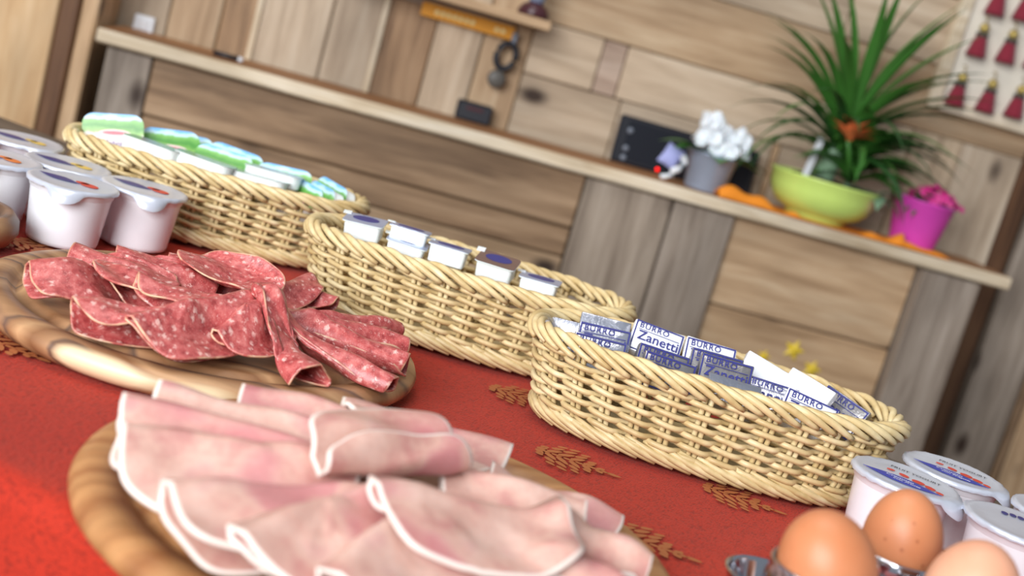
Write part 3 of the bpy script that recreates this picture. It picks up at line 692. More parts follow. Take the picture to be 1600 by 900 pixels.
ham((830, 846), (975, 900), (0.050, 0.046), 'rolled ham slice below the right edge roll', k=rollk(0.05, 1.3), b1=0.05, b2=0.05, seed=45, n=5, lift=(0.001, 0.001))
ham((495, 892), (640, 790), (0.046, 0.056), 'folded ham slice at the bottom centre pointing at the curl', d1=22, d2=36, b1=0.06, seed=46, r=0.006)
ham((572, 764), (868, 806), (0.060, 0.056), 'large folded ham slice with a long white rind at the front right', d1=26, d2=34, b1=0.058, seed=47, r=0.007)

# ------------------------------------------------------------------ yogurt cups
CR, CH = 0.0365, 0.053
def cup_body():
    prof = [(0.0, 0.0006), (0.0255, 0.0006), (0.0285, 0.0018), (0.0295, 0.005), (0.0335, CH-0.008), (0.0338, CH-0.0075), (0.0345, CH-0.007), (0.0352, CH-0.0025), (0.0375-0.0005, CH-0.0022), (0.0372, CH-0.0006), (0.034, CH-0.0006), (0.0, CH-0.0008)]
    return lathe('cup_body', prof, 56, M['plastic'])
def lid_mesh(tab_a, seed):
    V = [(0, 0, CH+0.0007)]; Fc = []; n = 72; rings = [0.3, 0.6, 0.85, 0.93, 1.0, 1.015, 1.01]
    for i, f in enumerate(rings):
        for k in range(n):
            a = 2*PI*k/n; d = math.atan2(math.sin(a-tab_a), math.cos(a-tab_a)); tb_ = max(0, 1-(d/0.42)**2)
            r = 0.0375*f; z = CH+0.0006
            if i == 3: z += 0.0006
            if i >= 4: r += (0.0008*noise.noise((math.cos(a)*6, math.sin(a)*6, seed))); z += 0.0007*noise.noise((math.cos(a)*9, math.sin(a)*9, seed+5))
            if i == 4: r += 0.0035*tb_; z -= 0.001*tb_
            if i == 5: r += 0.0065*tb_; z -= 0.0016+0.006*tb_
            if i == 6: r += 0.0072*tb_; z -= 0.0030+0.0085*tb_
            V.append((r*math.cos(a), r*math.sin(a), z))
    for k in range(n): Fc.append((0, 1+k, 1+(k+1) % n))
    for i in range(len(rings)-1):
        for k in range(n): k2 = (k+1) % n; Fc.append((1+i*n+k, 1+(i+1)*n+k, 1+(i+1)*n+k2, 1+i*n+k2))
    return mk('lid', V, Fc, M['lid_foil'])
CB = cup_body()
def lens(L, h):
    n = 14; pts = [(-L/2+L*i/n, h/2*math.sin(PI*i/n)**1.3) for i in range(n+1)]+[(L/2-L*i/n, -h/2*math.sin(PI*i/n)**1.3) for i in range(1, n)]
    return pts
def blob(x, y, rx, ry, a=0, n=14): return [(x+rx*math.cos(t)*math.cos(a)-ry*math.sin(t)*math.sin(a), y+rx*math.cos(t)*math.sin(a)+ry*math.sin(t)*math.cos(a)) for t in [2*PI*k/n for k in range(n)]]
ZL = CH+0.0012
def cup(x, y, ang, tab, fruit, label, group, style='banner', txt2='con Frutta', tiltx=0.0):
    Mx = loc(x, y, 0.0004); t = empty('yogurt_cup', Mx, label, 'yogurt cup', group)
    obj('cup_body', CB, None, Mx, t)
    l = obj('lid', lid_mesh(tab, x*31+y*17), None, Mx, t)
    ML = Mx @ rot(ang, 'Z')
    if style == 'banner':
        obj('banner', prism('banner', [(px, py-0.0135) for px, py in lens(0.056, 0.015)], 0.0002, M['blue'], ZL), None, ML, l)
        obj('lettering', text_mesh('Cremoso', 0.0052, M['white_print'], shear=0.2), None, ML @ loc(-0.002, -0.0112, ZL+0.0003), l)
        obj('lettering', text_mesh(txt2, 0.0046, M['white_print'], shear=0.2), None, ML @ loc(0.004, -0.0157, ZL+0.0003), l)
        for (bx, by, rx, ry, a) in ((-0.012, 0.004, 0.003, 0.0018, 0.3), (-0.002, 0.002, 0.004, 0.0026, -0.4), (0.009, -0.001, 0.0048, 0.0036, -0.2), (0.018, -0.004, 0.0044, 0.0030, -0.5), (0.0255, -0.008, 0.0032, 0.0020, -0.4)):
            obj('fruit_print', prism('fruit_print', blob(bx, by, rx, ry, a), 0.0002, fruit, ZL), None, ML, l)
        obj('lettering', text_mesh('FRUIT YOGURT', 0.0052, M['black_print']), None, ML @ loc(0.003, 0.0165, ZL), l)
    elif style == 'plain_banner':
        obj('banner', prism('banner', [(px-0.011, py-0.004) for px, py in lens(0.040, 0.014)], 0.0002, M['navy'], ZL), None, ML, l)
        for (bx, by, rx, ry, a) in ((0.006, 0.004, 0.006, 0.004, 0.2), (0.014, 0.002, 0.0085, 0.0062, -0.2)):
            obj('fruit_print', prism('fruit_print', blob(bx, by, rx, ry, a), 0.0002, fruit, ZL), None, ML, l)
    else:
        for k in range(5): obj('print_mark', prism('print_mark', blob(-0.014+k*0.0052, 0.012+0.004*math.sin(k*0.8), 0.0024, 0.0034, 0.3), 0.0002, M['navy'] if k < 4 else M['pale_print'], ZL), None, ML, l)
        obj('print_mark', prism('print_mark', blob(0.016, -0.002, 0.003, 0.004), 0.0002, M['pale_print'], ZL), None, ML, l)
        obj('print_mark', prism('print_mark', blob(0.010, 0.004, 0.008, 0.002, 0.5), 0.0002, M['yellow_print'], ZL), None, ML, l)
    return t
gl, gr = 'yogurt cups on the left', 'yogurt cups on the right'
A1 = math.radians(-28)
cup(-0.380, 1.058, math.radians(-12), -1.35, M['red_print'], 'white yogurt cup with a red fruit lid, front left of its group behind the salami', gl, 'plain_banner')
cup(-0.339, 1.121, math.radians(-12), -1.1, M['red_print'], 'white yogurt cup with a red fruit lid, rightmost of the left group beside the basket', gl, 'plain_banner')
cup(-0.414, 1.130, math.radians(-8), -0.6, M['yellow_print'], 'white yogurt cup with a yellow fruit lid behind the two red ones', gl, 'plain_banner')
cup(-0.480, 1.184, math.radians(-8), -0.6, M['yellow_print'], 'white yogurt cup with a yellow fruit lid, farthest back beside the basket end', gl, 'plain_banner')
cup(-0.454, 1.072, math.radians(-12), -1.5, M['orange_print'], 'white yogurt cup with an orange fruit lid at the left picture edge', gl, 'plain_banner')
cup(-0.520, 1.118, math.radians(-12), -0.2, M['red_print'], 'white yogurt cup cut off by the left picture edge behind the orange one', gl, 'plain_banner')
cup(0.300, 0.866, A1, -0.7, M['red_print'], 'white yogurt cup with a red fruit lid directly behind the eggs', gr, txt2='con Frutta')
cup(0.353, 0.926, A1, -0.5, M['red_print'], 'white yogurt cup with red fruit and a peeling lid edge, beside the butter basket end', gr, txt2='con Fragola')
cup(0.371, 0.828, A1, 2.4, M['yellow_print'], 'white yogurt cup with pale blue print at the right picture edge', gr, 'marks')
cup(0.424, 0.886, A1, 0.5, M['red_print'], 'white yogurt cup with blue banner cut off by the right picture edge', gr)

# ------------------------------------------------------------------ portions in the baskets
def frame_pts(TL, TR, y0, y1, lean, roll=0.0):
    P0, P1 = ony(*TL, y0), ony(*TR, y1); X = (P1-P0).normalized()
    L = math.radians(lean); Zd = Vector((0, math.sin(L), math.cos(L))); Y = Zd.cross(X).normalized(); Zd = X.cross(Y).normalized()
    return (P0+P1)/2, X, Y, Zd, (P1-P0).length
BWd, BHt, BT = 0.041, 0.029, 0.0085
def butter_body(seed, mat):
    bm = bmesh.new(); bmesh.ops.create_cube(bm, size=1)
    for v in bm.verts: v.co = Vector((v.co.x*BWd, v.co.y*BT, v.co.z*BHt))
    bmesh.ops.bevel(bm, geom=list(bm.edges), offset=0.0011, segments=2, profile=0.5, affect='EDGES')
    bmesh.ops.subdivide_edges(bm, edges=[e for e in bm.edges if e.calc_length() > 0.006], cuts=3, use_grid_fill=True)
    for v in bm.verts:
        f = 0.0009 if abs(v.co.x) > BWd*0.36 else 0.0003
        v.co += Vector((noise.noise(v.co*160+Vector((seed, 0, 0))), noise.noise(v.co*160+Vector((0, seed, 7))), noise.noise(v.co*160+Vector((3, 0, seed)))))*f
    me = bpy.data.meshes.new('foil_wrapper'); bm.to_mesh(me); bm.free(); me.polygons.foreach_set('use_smooth', [True]*len(me.polygons)); me.materials.append(mat); return me
def frame_mesh(w, h, t, mat):
    o = [(-w/2, -h/2), (w/2, -h/2), (w/2, h/2), (-w/2, h/2)]; i = [(-w/2+t, -h/2+t), (w/2-t, -h/2+t), (w/2-t, h/2-t), (-w/2+t, h/2-t)]
    V = [(x, 0, z) for x, z in o+i]; return mk('border', V, [(k, (k+1) % 4, 4+(k+1) % 4, 4+k) for k in range(4)], mat, False)
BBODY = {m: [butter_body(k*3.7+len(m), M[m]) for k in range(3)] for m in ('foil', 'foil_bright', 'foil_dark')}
BORD = frame_mesh(BWd*0.95, BHt*0.93, 0.0012, M['navy'])
nbut = [0]
def butter(TL, TR, y0, y1, lean, label, mat='foil', print_=True, dz=0.0):
    c, X, Y, Z_, L = frame_pts(TL, TR, y0, y1, lean); c = c-Z_*(BHt/2)+Vector((0, 0, dz)); Mx = axes(c, X, Y, Z_)
    t = empty('butter_packet', Mx, label, 'butter packet', 'butter packets in the front basket'); nbut[0] += 1
    obj('foil_wrapper', BBODY[mat][nbut[0] % 3], None, Mx, t)
    if print_:
        yf = -BT/2-0.0005
        obj('border', BORD, None, Mx @ loc(0, yf, 0), t)
        obj('lettering', text_mesh('BURRO', 0.0068, M['navy'], 'LEFT', 0, 1.15), None, Mx @ loc(-0.0165, yf-0.0002, BHt*0.5-0.0050) @ rot(PI/2, 'X'), t)
        obj('lettering', text_mesh('Zanetti', 0.0115, M['navy'], 'CENTER'), None, Mx @ loc(0.001, yf-0.0002, BHt*0.5-0.0140) @ rot(PI/2, 'X'), t)
        obj('print_line', box_mesh('print_line', 0.034, 0.0002, 0.0005, 0, M['navy']), None, Mx @ loc(0, yf-0.0001, BHt*0.5-0.0086), t)
    return t
butter((872, 497), (905, 505), 0.985, 0.978, 18, 'small silver butter packet end showing at the left rim of the front basket', 'foil', False)
butter((908, 488), (988, 508), 1.000, 1.000, 28, 'silver butter packet at the back left of the front basket', 'foil', False)
butter((992, 500), (1070, 530), 0.992, 0.990, 42, 'brightly lit silver butter packet leaning back at centre left, blue name shining', 'foil_bright')
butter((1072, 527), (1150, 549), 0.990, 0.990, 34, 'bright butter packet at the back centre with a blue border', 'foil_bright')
butter((903, 503), (990, 523), 0.972, 0.970, 36, 'second butter packet from the front in the left pair', 'foil')
butter((897, 520), (982, 541), 0.955, 0.953, 36, 'frontmost butter packet at the left, name fully readable', 'foil')
butter((998, 536), (1078, 563), 0.960, 0.960, 34, 'shaded silver butter packet behind the front one at centre left', 'foil_dark')
butter((1008, 548), (1088, 576), 0.944, 0.944, 34, 'shaded silver butter packet at the front rim, centre left', 'foil_dark')
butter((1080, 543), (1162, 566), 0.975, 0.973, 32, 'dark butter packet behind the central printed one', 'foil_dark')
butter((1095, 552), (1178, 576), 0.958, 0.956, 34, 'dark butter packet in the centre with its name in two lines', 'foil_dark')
butter((1100, 584), (1195, 614), 0.938, 0.936, 62, 'silver butter packet lying almost flat along the front rim', 'foil', False)
butter((1167, 548), (1242, 594), 0.985, 0.980, 40, 'plain brightly lit butter packet standing tilted right of centre', 'foil_bright', False)
butter((1176, 592), (1240, 612), 0.955, 0.950, 48, 'crumpled silver butter packet lying below the tilted bright one', 'foil', True)
butter((1250, 582), (1300, 612), 0.965, 0.945, 38, 'brightly lit butter packet at the right, turned away, above another', 'foil_bright', False)
butter((1297, 603), (1362, 648), 0.975, 0.950, 30, 'shaded silver butter packet at the right end sloping down with its name', 'foil_dark')
butter((1240, 612), (1300, 640), 0.935, 0.930, 40, 'brightly lit butter packet low at the right front rim', 'foil_bright', True)

def rrect(w, h, r, n=5):
    pts = []
    for cx, cy, a0 in ((w/2-r, h/2-r, 0), (-w/2+r, h/2-r, PI/2), (-w/2+r, -h/2+r, PI), (w/2-r, -h/2+r, 1.5*PI)):
        for k in range(n+1): a = a0+PI/2*k/n; pts.append((cx+r*math.cos(a), cy+r*math.sin(a)))
    return pts
def tray_mesh(w, h, d, r, mat, flange=0.002, tp=0.84):
    rings = [(1, 1, 0.0, 0), (1, 1, 0.0009, 0)]
    o = rrect(w, h, r); i1 = rrect(w-2*flange, h-2*flange, max(0.001, r-flange*0.5)); b = rrect((w-2*flange)*tp+0.001, (h-2*flange)*tp+0.001, r*0.8); b2 = rrect((w-2*flange)*tp-0.003, (h-2*flange)*tp-0.003, r*0.7)
    V = []; Fc = []; L = [(o, 0), (o, 0.0008), (i1, 0.001), (b, d-0.0012), (b2, d)]
    n = len(o)
    for pts, y in L: V += [(x, y, z) for x, z in pts]
    for q in range(len(L)-1):
        for k in range(n): k2 = (k+1) % n; Fc.append((q*n+k, q*n+k2, (q+1)*n+k2, (q+1)*n+k))
    Fc += [tuple(reversed(range(n))), tuple((len(L)-1)*n+k for k in range(n))]
    return mk('tray', V, Fc, mat, False)
def flat_xz(name, pts, y, th, mat):
    n = len(pts); V = [(x, y, z) for x, z in pts]+[(x, y-th, z) for x, z in pts]
    return mk(name, V, [tuple(range(n)), tuple(reversed(range(n, 2*n)))]+[(i, n+i, n+(i+1) % n, (i+1) % n) for i in range(n)], mat, False)
CWd, CHt, CD = 0.058, 0.041, 0.013
CT = tray_mesh(CWd, CHt, CD, 0.011, M['tray'], 0.0012, 0.96); CLG = flat_xz('lid', rrect(CWd, CHt, 0.011), -0.0002, 0.0004, M['lid_reflection']); CL = flat_xz('lid', rrect(CWd, CHt, 0.011), -0.0002, 0.0004, M['cheese_lid'])
COV = flat_xz('brand_panel', blob(0.002, 0.001, 0.0155, 0.0042, 0, 20), -0.0007, 0.0002, M['pinkw']); CRD = flat_xz('brand_mark', blob(0.002, 0.0018, 0.012, 0.0018, 0, 16), -0.001, 0.0002, M['pinkt'])
CPOT = flat_xz('honey_pot_print', [(-0.021, -0.004), (-0.012, -0.004), (-0.0125, -0.009), (-0.0145, -0.0115), (-0.0185, -0.0115), (-0.0205, -0.009)], -0.0007, 0.0002, M['orange_print'])
def cheese(TL, TR, y0, y1, lean, label, text=None, extra=False, dz=0.0):
    c, X, Y, Z_, L = frame_pts(TL, TR, y0, y1, lean); c = c-Z_*(CHt/2)+Vector((0, 0, dz)); Mx = axes(c, X, Y, Z_)
    t = empty('cheese_portion', Mx, label, 'cheese portion', 'cream cheese portions in the left basket')
    obj('tray', CT, None, Mx, t); l = obj('lid', CL, None, Mx, t)
    obj('brand_panel', COV, None, Mx, l); obj('brand_mark', CRD, None, Mx, l)
    if text: obj('lettering', text_mesh(text, 0.0075, M['purple']), None, Mx @ loc(0.003, -0.0009, -0.0085) @ rot(PI/2, 'X'), l)
    if extra: obj('honey_pot_print', CPOT, None, Mx, l)
    return t
cheese((131, 175), (224, 181), 1.232, 1.245, 16, 'cream cheese portion standing upright at the left end, lid reading Sahnig', 'Sahnig', True)
cheese((232, 198), (303, 207), 1.262, 1.275, 18, 'cream cheese portion leaning second from the left with a green lid')
cheese((262, 204), (322, 216), 1.292, 1.30, 18, 'cream cheese portion mostly hidden behind the second one')
cheese((318, 223), (392, 246), 1.258, 1.262, 36, 'cream cheese portion leaning in the middle with a blue and green lid', 'Sahnig')
cheese((338, 220), (410, 246), 1.292, 1.295, 30, 'cream cheese portion behind the middle one, only its blue top edge showing')
cheese((408, 252), (488, 270), 1.285, 1.285, 40, 'cream cheese portion with a pale blue lid right of the middle')
cheese((458, 272), (507, 300), 1.272, 1.240, 30, 'cream cheese portion turned sideways with a green and blue lid')
cheese((488, 279), (528, 301), 1.272, 1.225, 20, 'cream cheese portion second from the right end, seen edge-on')
cheese((503, 273), (546, 298), 1.292, 1.252, 20, 'cream cheese portion at the right end, seen edge-on')
def lying(fn_tray, lidm, name, label, cat, group, px0, px1, y0, y1, pitch, tx, w, h, lidname='lid', extra=None, z=None):
    P0, P1 = ony(*px0, y0), ony(*px1, y1); X = (P1-P0).normalized(); a = math.radians(pitch)
    Yb = Vector((0, math.cos(a), math.sin(a))); Zt = X.cross(Yb).normalized(); Yb = Zt.cross(X).normalized()   # X along front edge, Yb away, Zt up
    c = (P0+P1)/2+Yb*(h/2)+Vector((0, 0, 0.003)); Mx = axes(c, X, -Zt, Yb)                                          # local -Y is the lid side
    t = empty(name, Mx, label, cat, group); obj('tray', fn_tray, None, Mx, t); l = obj('lid', lidm, None, Mx, t)
    if extra: extra(Mx, l)
    return t
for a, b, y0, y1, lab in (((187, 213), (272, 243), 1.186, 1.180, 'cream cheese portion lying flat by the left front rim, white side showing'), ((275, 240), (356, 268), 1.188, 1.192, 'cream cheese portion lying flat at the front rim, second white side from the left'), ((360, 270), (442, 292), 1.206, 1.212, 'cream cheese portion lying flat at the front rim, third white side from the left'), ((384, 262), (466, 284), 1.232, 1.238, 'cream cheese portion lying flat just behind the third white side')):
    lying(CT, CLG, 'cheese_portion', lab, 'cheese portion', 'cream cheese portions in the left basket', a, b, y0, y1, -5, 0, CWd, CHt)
JW, JH, JD = 0.036, 0.028, 0.016
JT = tray_mesh(JW, JH, JD, 0.004, M['tray'], 0.0020, 0.93)
jl = [p for p in rrect(JW, JH, 0.004)]; JL = flat_xz('lid', jl, -0.0002, 0.0004, M['jam_lid']); JC = flat_xz('lid', jl, -0.0002, 0.0004, M['choc_lid'])
JP = flat_xz('lid_print', blob(0, 0.002, 0.012, 0.008), -0.0007, 0.0002, M['navy']); JTB = flat_xz('tab', [(-JW/2-0.004, JH/2-0.007), (-JW/2-0.005, JH/2+0.002), (-JW/2+0.002, JH/2+0.003), (-JW/2+0.003, JH/2-0.006)], -0.0004, 0.0006, M['tray'])
def jx(Mx, l): obj('lid_print', JP, None, Mx, l); obj('tab', JTB, None, Mx, l)
for a, b, y0, y1, p, ld, lab in (((530, 347), (598, 363), 1.082, 1.080, 6, JL, 'jam portion with a blue lid at the left end of the middle basket'), ((606, 355), (670, 374), 1.078, 1.078, -4, JL, 'white jam portion with a lifted tab, second from the left'), ((602, 378), (664, 398), 1.070, 1.070, 2, JL, 'jam portion low under the second one, only its lid edge showing'), ((668, 384), (730, 402), 1.072, 1.070, -2, JL, 'white jam portion third from the left in the middle basket'), ((738, 410), (802, 430), 1.074, 1.068, 12, JC, 'portion with a brown lid, fourth from the left in the middle basket'), ((808, 436), (872, 454), 1.070, 1.066, 0, JL, 'white jam portion at the right end of the row in the middle basket')):
    lying(JT, ld, 'jam_portion', lab, 'jam portion', 'jam portions in the middle basket', a, b, y0, y1, p, 0, JW, JH, extra=jx)

# ------------------------------------------------------------------ eggs, egg cups, small dish, third board
def egg_mesh(L, R, mat):
    prof = []
    for k in range(25):
        t = PI*k/24; z = -math.cos(t); prof.append((R*math.sin(t)*(1-0.05*z), z*L))
    prof[0] = (0, -L); prof[-1] = (0, L); return lathe('egg', prof, 40, mat)
def egg_cup(x, y, rim_z, label, rim_r=0.0262):
    h = rim_z
    prof = [(0, 0.0006), (0.020, 0.0006), (0.0215, 0.002), (0.020, 0.004), (0.009, 0.009), (0.006, h*0.28), (0.007, h*0.40), (0.014, h*0.47), (0.021, h*0.62), (rim_r-0.001, h*0.82), (rim_r, h-0.001), (rim_r-0.0006, h), (rim_r-0.0016, h-0.001), (rim_r-0.0028, h*0.82), (0.0185, h*0.64), (0.010, h*0.54), (0, h*0.52)]
    o = obj('egg_cup', lathe('egg_cup', prof, 48, M['chrome']), None, loc(x, y, 0.0004)); return tag(o, label, 'egg cup', 'steel egg cups')
E1, E2, E3 = Vector((0.1796, 0.5796, 0.0734)), Vector((0.242, 0.6714, 0.0691)), Vector((0.2588, 0.6036, 0.0714))
for P, L, R, mt, tilt, lab, lc, rz in ((E1, 0.0275, 0.0236, 'egg', -0.42, 'brown egg tilted left in a steel egg cup at the front', 'steel egg cup under the tilted front brown egg', 0.071), (E2, 0.0280, 0.0214, 'egg', -0.12, 'brown egg standing upright behind the tilted one', 'steel egg cup under the upright rear brown egg', 0.062), (E3, 0.0285, 0.0232, 'egg_pale', 0.05, 'paler egg cut off at the bottom right corner', 'steel egg cup under the pale corner egg', 0.056)):
    o = obj('egg', egg_mesh(L, R, M[mt]), None, loc(P) @ rot(tilt, 'Y')); tag(o, lab, 'egg', 'eggs in steel cups')
    egg_cup(P.x, P.y, rz, lc)
prof = [(0, 0.0006), (0.014, 0.0006), (0.016, 0.003), (0.020, 0.018), (0.025, 0.033), (0.0262, 0.0345), (0.0250, 0.0352), (0.0235, 0.033), (0.0185, 0.018), (0.012, 0.006), (0, 0.005)]
o = obj('metal_dish', lathe('metal_dish', prof, 48, M['chrome']), None, loc(0.176, 0.650, 0.0004)); tag(o, 'small empty steel dish left of the front egg', 'dish')
pr = [(0, 0.0005), (0.045, 0.0005), (0.055, 0.004), (0.060, 0.013), (0.059, 0.022), (0.054, 0.028), (0.048, 0.028), (0.044, 0.023), (0.0, 0.021)]
o = obj('wooden_dish', lathe('wooden_dish', pr, 56, M['acacia']), None, loc(-0.448, 0.974, 0.0006) @ rot(1.2, 'Z')); tag(o, 'small turned wooden dish cut off by the left picture edge', 'dish')
o = obj('cheese_wedge', prism('cheese_wedge', [(-0.03, -0.012), (0.012, -0.008), (0.026, 0.0), (0.012, 0.010), (-0.03, 0.014)], 0.022, M['cheese']), None, loc(-0.444, 0.978, 0.0222)); tag(o, 'pale cheese piece on the wooden dish at the left edge', 'cheese')

# ------------------------------------------------------------------ things on the counter and wall
def WMx(s, d, z): return loc(W(s, d, z)) @ rot(YAW, 'Z')
ZT = ZC+0.0006
# orange runner
DP = 2.150
r0, r1 = sx(1118, 308, DS+0.02), sx(1480, 402, DS+0.02); N = 90; V = []; Fc = []; nd = 20
Mr = WMx((r0+r1)/2, DS+0.06, ZT); iv = Mr.inverted()
for i in range(N+1):
    s = r0+(r1-r0)*i/N; f = i/N
    for j in range(nd+1):
        q = j/nd; d = DS+0.003+0.135*q+0.003*math.sin(f*9)
        hump = math.sin(PI*min(1, q*4.4))**0.8*(0.012+0.008*math.sin(f*17)+0.005*math.sin(f*41)) if q*4.4 < 1 else 0.0
        mk_ = max(0, min(1, (0.36-f)/0.05))+max(0, min(1, (f-0.60)/0.05, (1.0-f)/0.02))
        up = max(0, hump)*min(1, mk_)*(0.4 if f > 0.79 else 1)+0.0006*(1-q)
        V.append(iv @ W(s, d, ZT+0.0008+up))
for i in range(N):
    for j in range(nd): a = i*(nd+1)+j; Fc.append((a, a+nd+1, a+nd+2, a+1))
o = obj('orange_runner', mk('orange_runner', V, Fc, M['orange_cloth']), None, Mr); so = o.modifiers.new('thickness', 'SOLIDIFY'); so.thickness = 0.0012; so.offset = 1; tag(o, 'rumpled orange cloth runner lying under the flower pots on the counter', 'cloth')
def pot_prof(rt, rb, h, wall=0.003): return [(0, 0.0), (rb, 0.0), (rb+0.001, 0.002), (rt-0.001, h-0.004), (rt+0.002, h-0.002), (rt+0.002, h), (rt-wall, h), (rt-wall-0.002, h*0.8), (0, h*0.78)]
def leaf_mesh(L, wd, bend, fold_=0.25, n=9, curl=0.0):
    """blade along +X rising then arching over"""
    V, Fc = [], []; ang = 0; x = z = 0.0
    for i in range(n+1):
        f = i/n; wv = wd*(math.sin(PI*min(1, 0.12+f*0.88))**0.7)*(1-f**5)
        a = -bend*f**1.4
        if i: x += math.cos(a)*L/n; z += math.sin(a)*L/n
        V += [(x, -wv/2, z+wv*fold_), (x, 0, z), (x, wv/2, z+wv*fold_)]
    for i in range(n):
        for k in range(2): b = i*3+k; Fc.append((b, b+1, b+4, b+3))
    return mk('leaf', V, Fc, None)
def leaf(parent, P, az, el, me, mat, roll=0.0):
    az = YAW+math.atan2(-0.4*abs(math.sin(az-YAW)), math.cos(az-YAW))
    m = me
    if not m.materials: m.materials.append(mat)
    o = obj('leaf', m, None, loc(P) @ rot(az, 'Z') @ rot(-el, 'Y') @ rot(roll, 'X'), parent); return o
def petal_cluster(parent, P, R, mat, n, rnd, size):
    for k in range(n):
        v = Vector((rnd.gauss(0, 1), rnd.gauss(0, 1), abs(rnd.gauss(0, 0.8)))).normalized()
        V, Fc = [], []; ns = 8
        V.append((0, 0, 0))
        for i, f in enumerate((0.55, 1.0)):
            for q in range(ns):
                a = 2*PI*q/ns; V.append((f*size*math.cos(a)*0.8+size*0.3, f*size*math.sin(a)*0.75, size*0.30*f*f*(1+0.5*math.sin(3*a+k))))
        for q in range(ns): q2 = (q+1) % ns; Fc += [(0, 1+q, 1+q2), (1+q, 1+ns+q, 1+ns+q2, 1+q2)]
        o = obj('petal', mk('petal', V, Fc, mat), None, loc(P+Vector((v.x*R, v.y*R, v.z*R*0.9))) @ v.to_track_quat('Z', 'X').to_matrix().to_4x4() @ rot(rnd.random()*6, 'Z'), parent)
        so = o.modifiers.new('thickness', 'SOLIDIFY'); so.thickness = 0.0008
rd = random.Random(11)
# zinc bucket with white flowers
s0, _ = wp(1062, 300, DP); s1, _ = wp(1122, 312, DP); t0, tz0 = wp(1076, 243, DP); t1, tz1 = wp(1155, 258, DP)
bs = (s0+s1)/2; rb = (s1-s0)/2*0.96; rt = (t1-t0)/2*0.98; bh = 0.064
bkM = WMx(bs+0.003, DP, ZT); bk = empty('flower_bucket', bkM, 'small zinc bucket of white flowers on the counter', 'flower pot')
obj('pail', lathe('pail', pot_prof(rt, rb, bh), 40, M['zinc']), None, bkM, bk)
obj('rim', lathe('rim', [(rt+0.0005, bh-0.004), (rt+0.003, bh-0.003), (rt+0.0035, bh), (rt+0.001, bh+0.0015), (rt-0.001, bh)], 40, M['zinc']), None, bkM, bk)
obj('soil', lathe('soil', [(0, bh*0.80), (rt-0.006, bh*0.80), (0, bh*0.92)], 24, M['soil']), None, bkM, bk)
base = W(bs+0.003, DP, ZT+bh)
for dx, dz, R_, n_ in ((-0.012, 0.022, 0.022, 12), (0.026, 0.018, 0.022, 11), (-0.022, 0.052, 0.012, 8), (0.005, 0.012, 0.022, 12), (0.038, 0.038, 0.010, 6), (0.008, 0.034, 0.014, 8)):
    petal_cluster(bk, base+SD*dx+Vector((0, 0, dz-0.004))-ND*0.008, R_, M['petal_white'], n_, rd, 0.019)
for az, el, L in ((PI+0.1, 0.35, 0.09), (PI+0.9, 0.3, 0.085), (-0.3, 0.25, 0.085), (-0.7, 0.15, 0.08), (0.5, 0.2, 0.06), (-1.6, 0.2, 0.05)):
    leaf(bk, base-Vector((0, 0, 0.004))+SD*(0.018*math.cos(az))-ND*0.022, az+YAW, el, leaf_mesh(L, 0.042, 0.7, 0.1), M['leaf'])
# lavender sachet with white ribbon
s, z = wp(1050, 245, 2.13); sM = WMx(s, 2.135, z) @ rot(0.35, 'Y'); sh = empty('lavender_sachet', sM, 'small lavender cloth sachet with white ribbon beside the zinc bucket', 'sachet')
V = []; Fc = []; n = 10
for sgn in (-1, 1):
    for i in range(n+1):
        for j in range(n+1):
            u, v = i/n*2-1, j/n*2-1; V.append((u*0.017*(1-0.08*(1-v*v)), sgn*0.007*(1-u**2)**0.6*(1-v**2)**0.6 if abs(u) < 1 and abs(v) < 1 else 0, v*0.019*(1-0.08*(1-u*u))))
for h in (0, 1):
    for i in range(n):
        for j in range(n): a = h*(n+1)**2+i*(n+1)+j; q = (a, a+n+1, a+n+2, a+1); Fc.append(q if h == 0 else q[::-1])
obj('pillow', mk('pillow', V, Fc, M['lavender']), None, sM, sh)
obj('ribbon', tube('ribbon', [(0.014, -0.008, 0.012), (0.022, -0.012, 0.004), (0.020, -0.014, -0.010), (0.012, -0.014, -0.019), (0.016, -0.012, -0.028)], 0.0062, 8, M['petal_white']), None, sM, sh)
obj('ribbon', tube('ribbon', [(0.016, -0.012, -0.026), (0.008, -0.012, -0.034), (0.002, -0.012, -0.038)], 0.004, 8, M['petal_white']), None, sM, sh)
# lime bowl with green plants
l0, lz0 = wp(1210, 272, DP); l1, lz1 = wp(1378, 300, DP); ls = (l0+l1)/2-0.006; lr = (l1-l0)/2*0.97
lM = WMx(ls, DP, ZT+0.002); lb = empty('planter_bowl', lM, 'lime green bowl planted with long-leaved green plants on the counter', 'plant')
bh = 0.072
pr = [(0, 0.0), (lr*0.55, 0.0), (lr*0.56, 0.008), (lr*0.60, 0.010), (lr*0.78, 0.018), (lr*0.90, 0.031), (lr*0.965, 0.047), (lr*0.99, bh-0.006), (lr*1.02, bh-0.003), (lr*1.02, bh), (lr*0.96, bh), (lr*0.93, bh-0.01), (0, bh-0.016)]
obj('bowl', lathe('bowl', pr, 56, M['lime']), None, lM, lb)
obj('soil', lathe('soil', [(0, bh-0.014), (lr*0.9, bh-0.014), (lr*0.6, bh-0.002), (0, bh+0.002)], 40, M['soil'], fn=lambda v, a: (v[0], v[1], v[2]+0.002*math.sin(a*5))), None, lM, lb)
pb = W(ls, DP, ZT+bh)
Lm = [leaf_mesh(L, wd, b, 0.3) for L, wd, b in ((0.30, 0.019, 0.5), (0.26, 0.019, 1.2), (0.24, 0.017, 1.5), (0.22, 0.018, 1.75), (0.28, 0.019, 0.9))]
for i, m in enumerate(Lm): m.materials.append(M['leaf_dark' if i % 2 else 'leaf'])
crown = pb+SD*0.005+Vector((0, 0, 0.095))
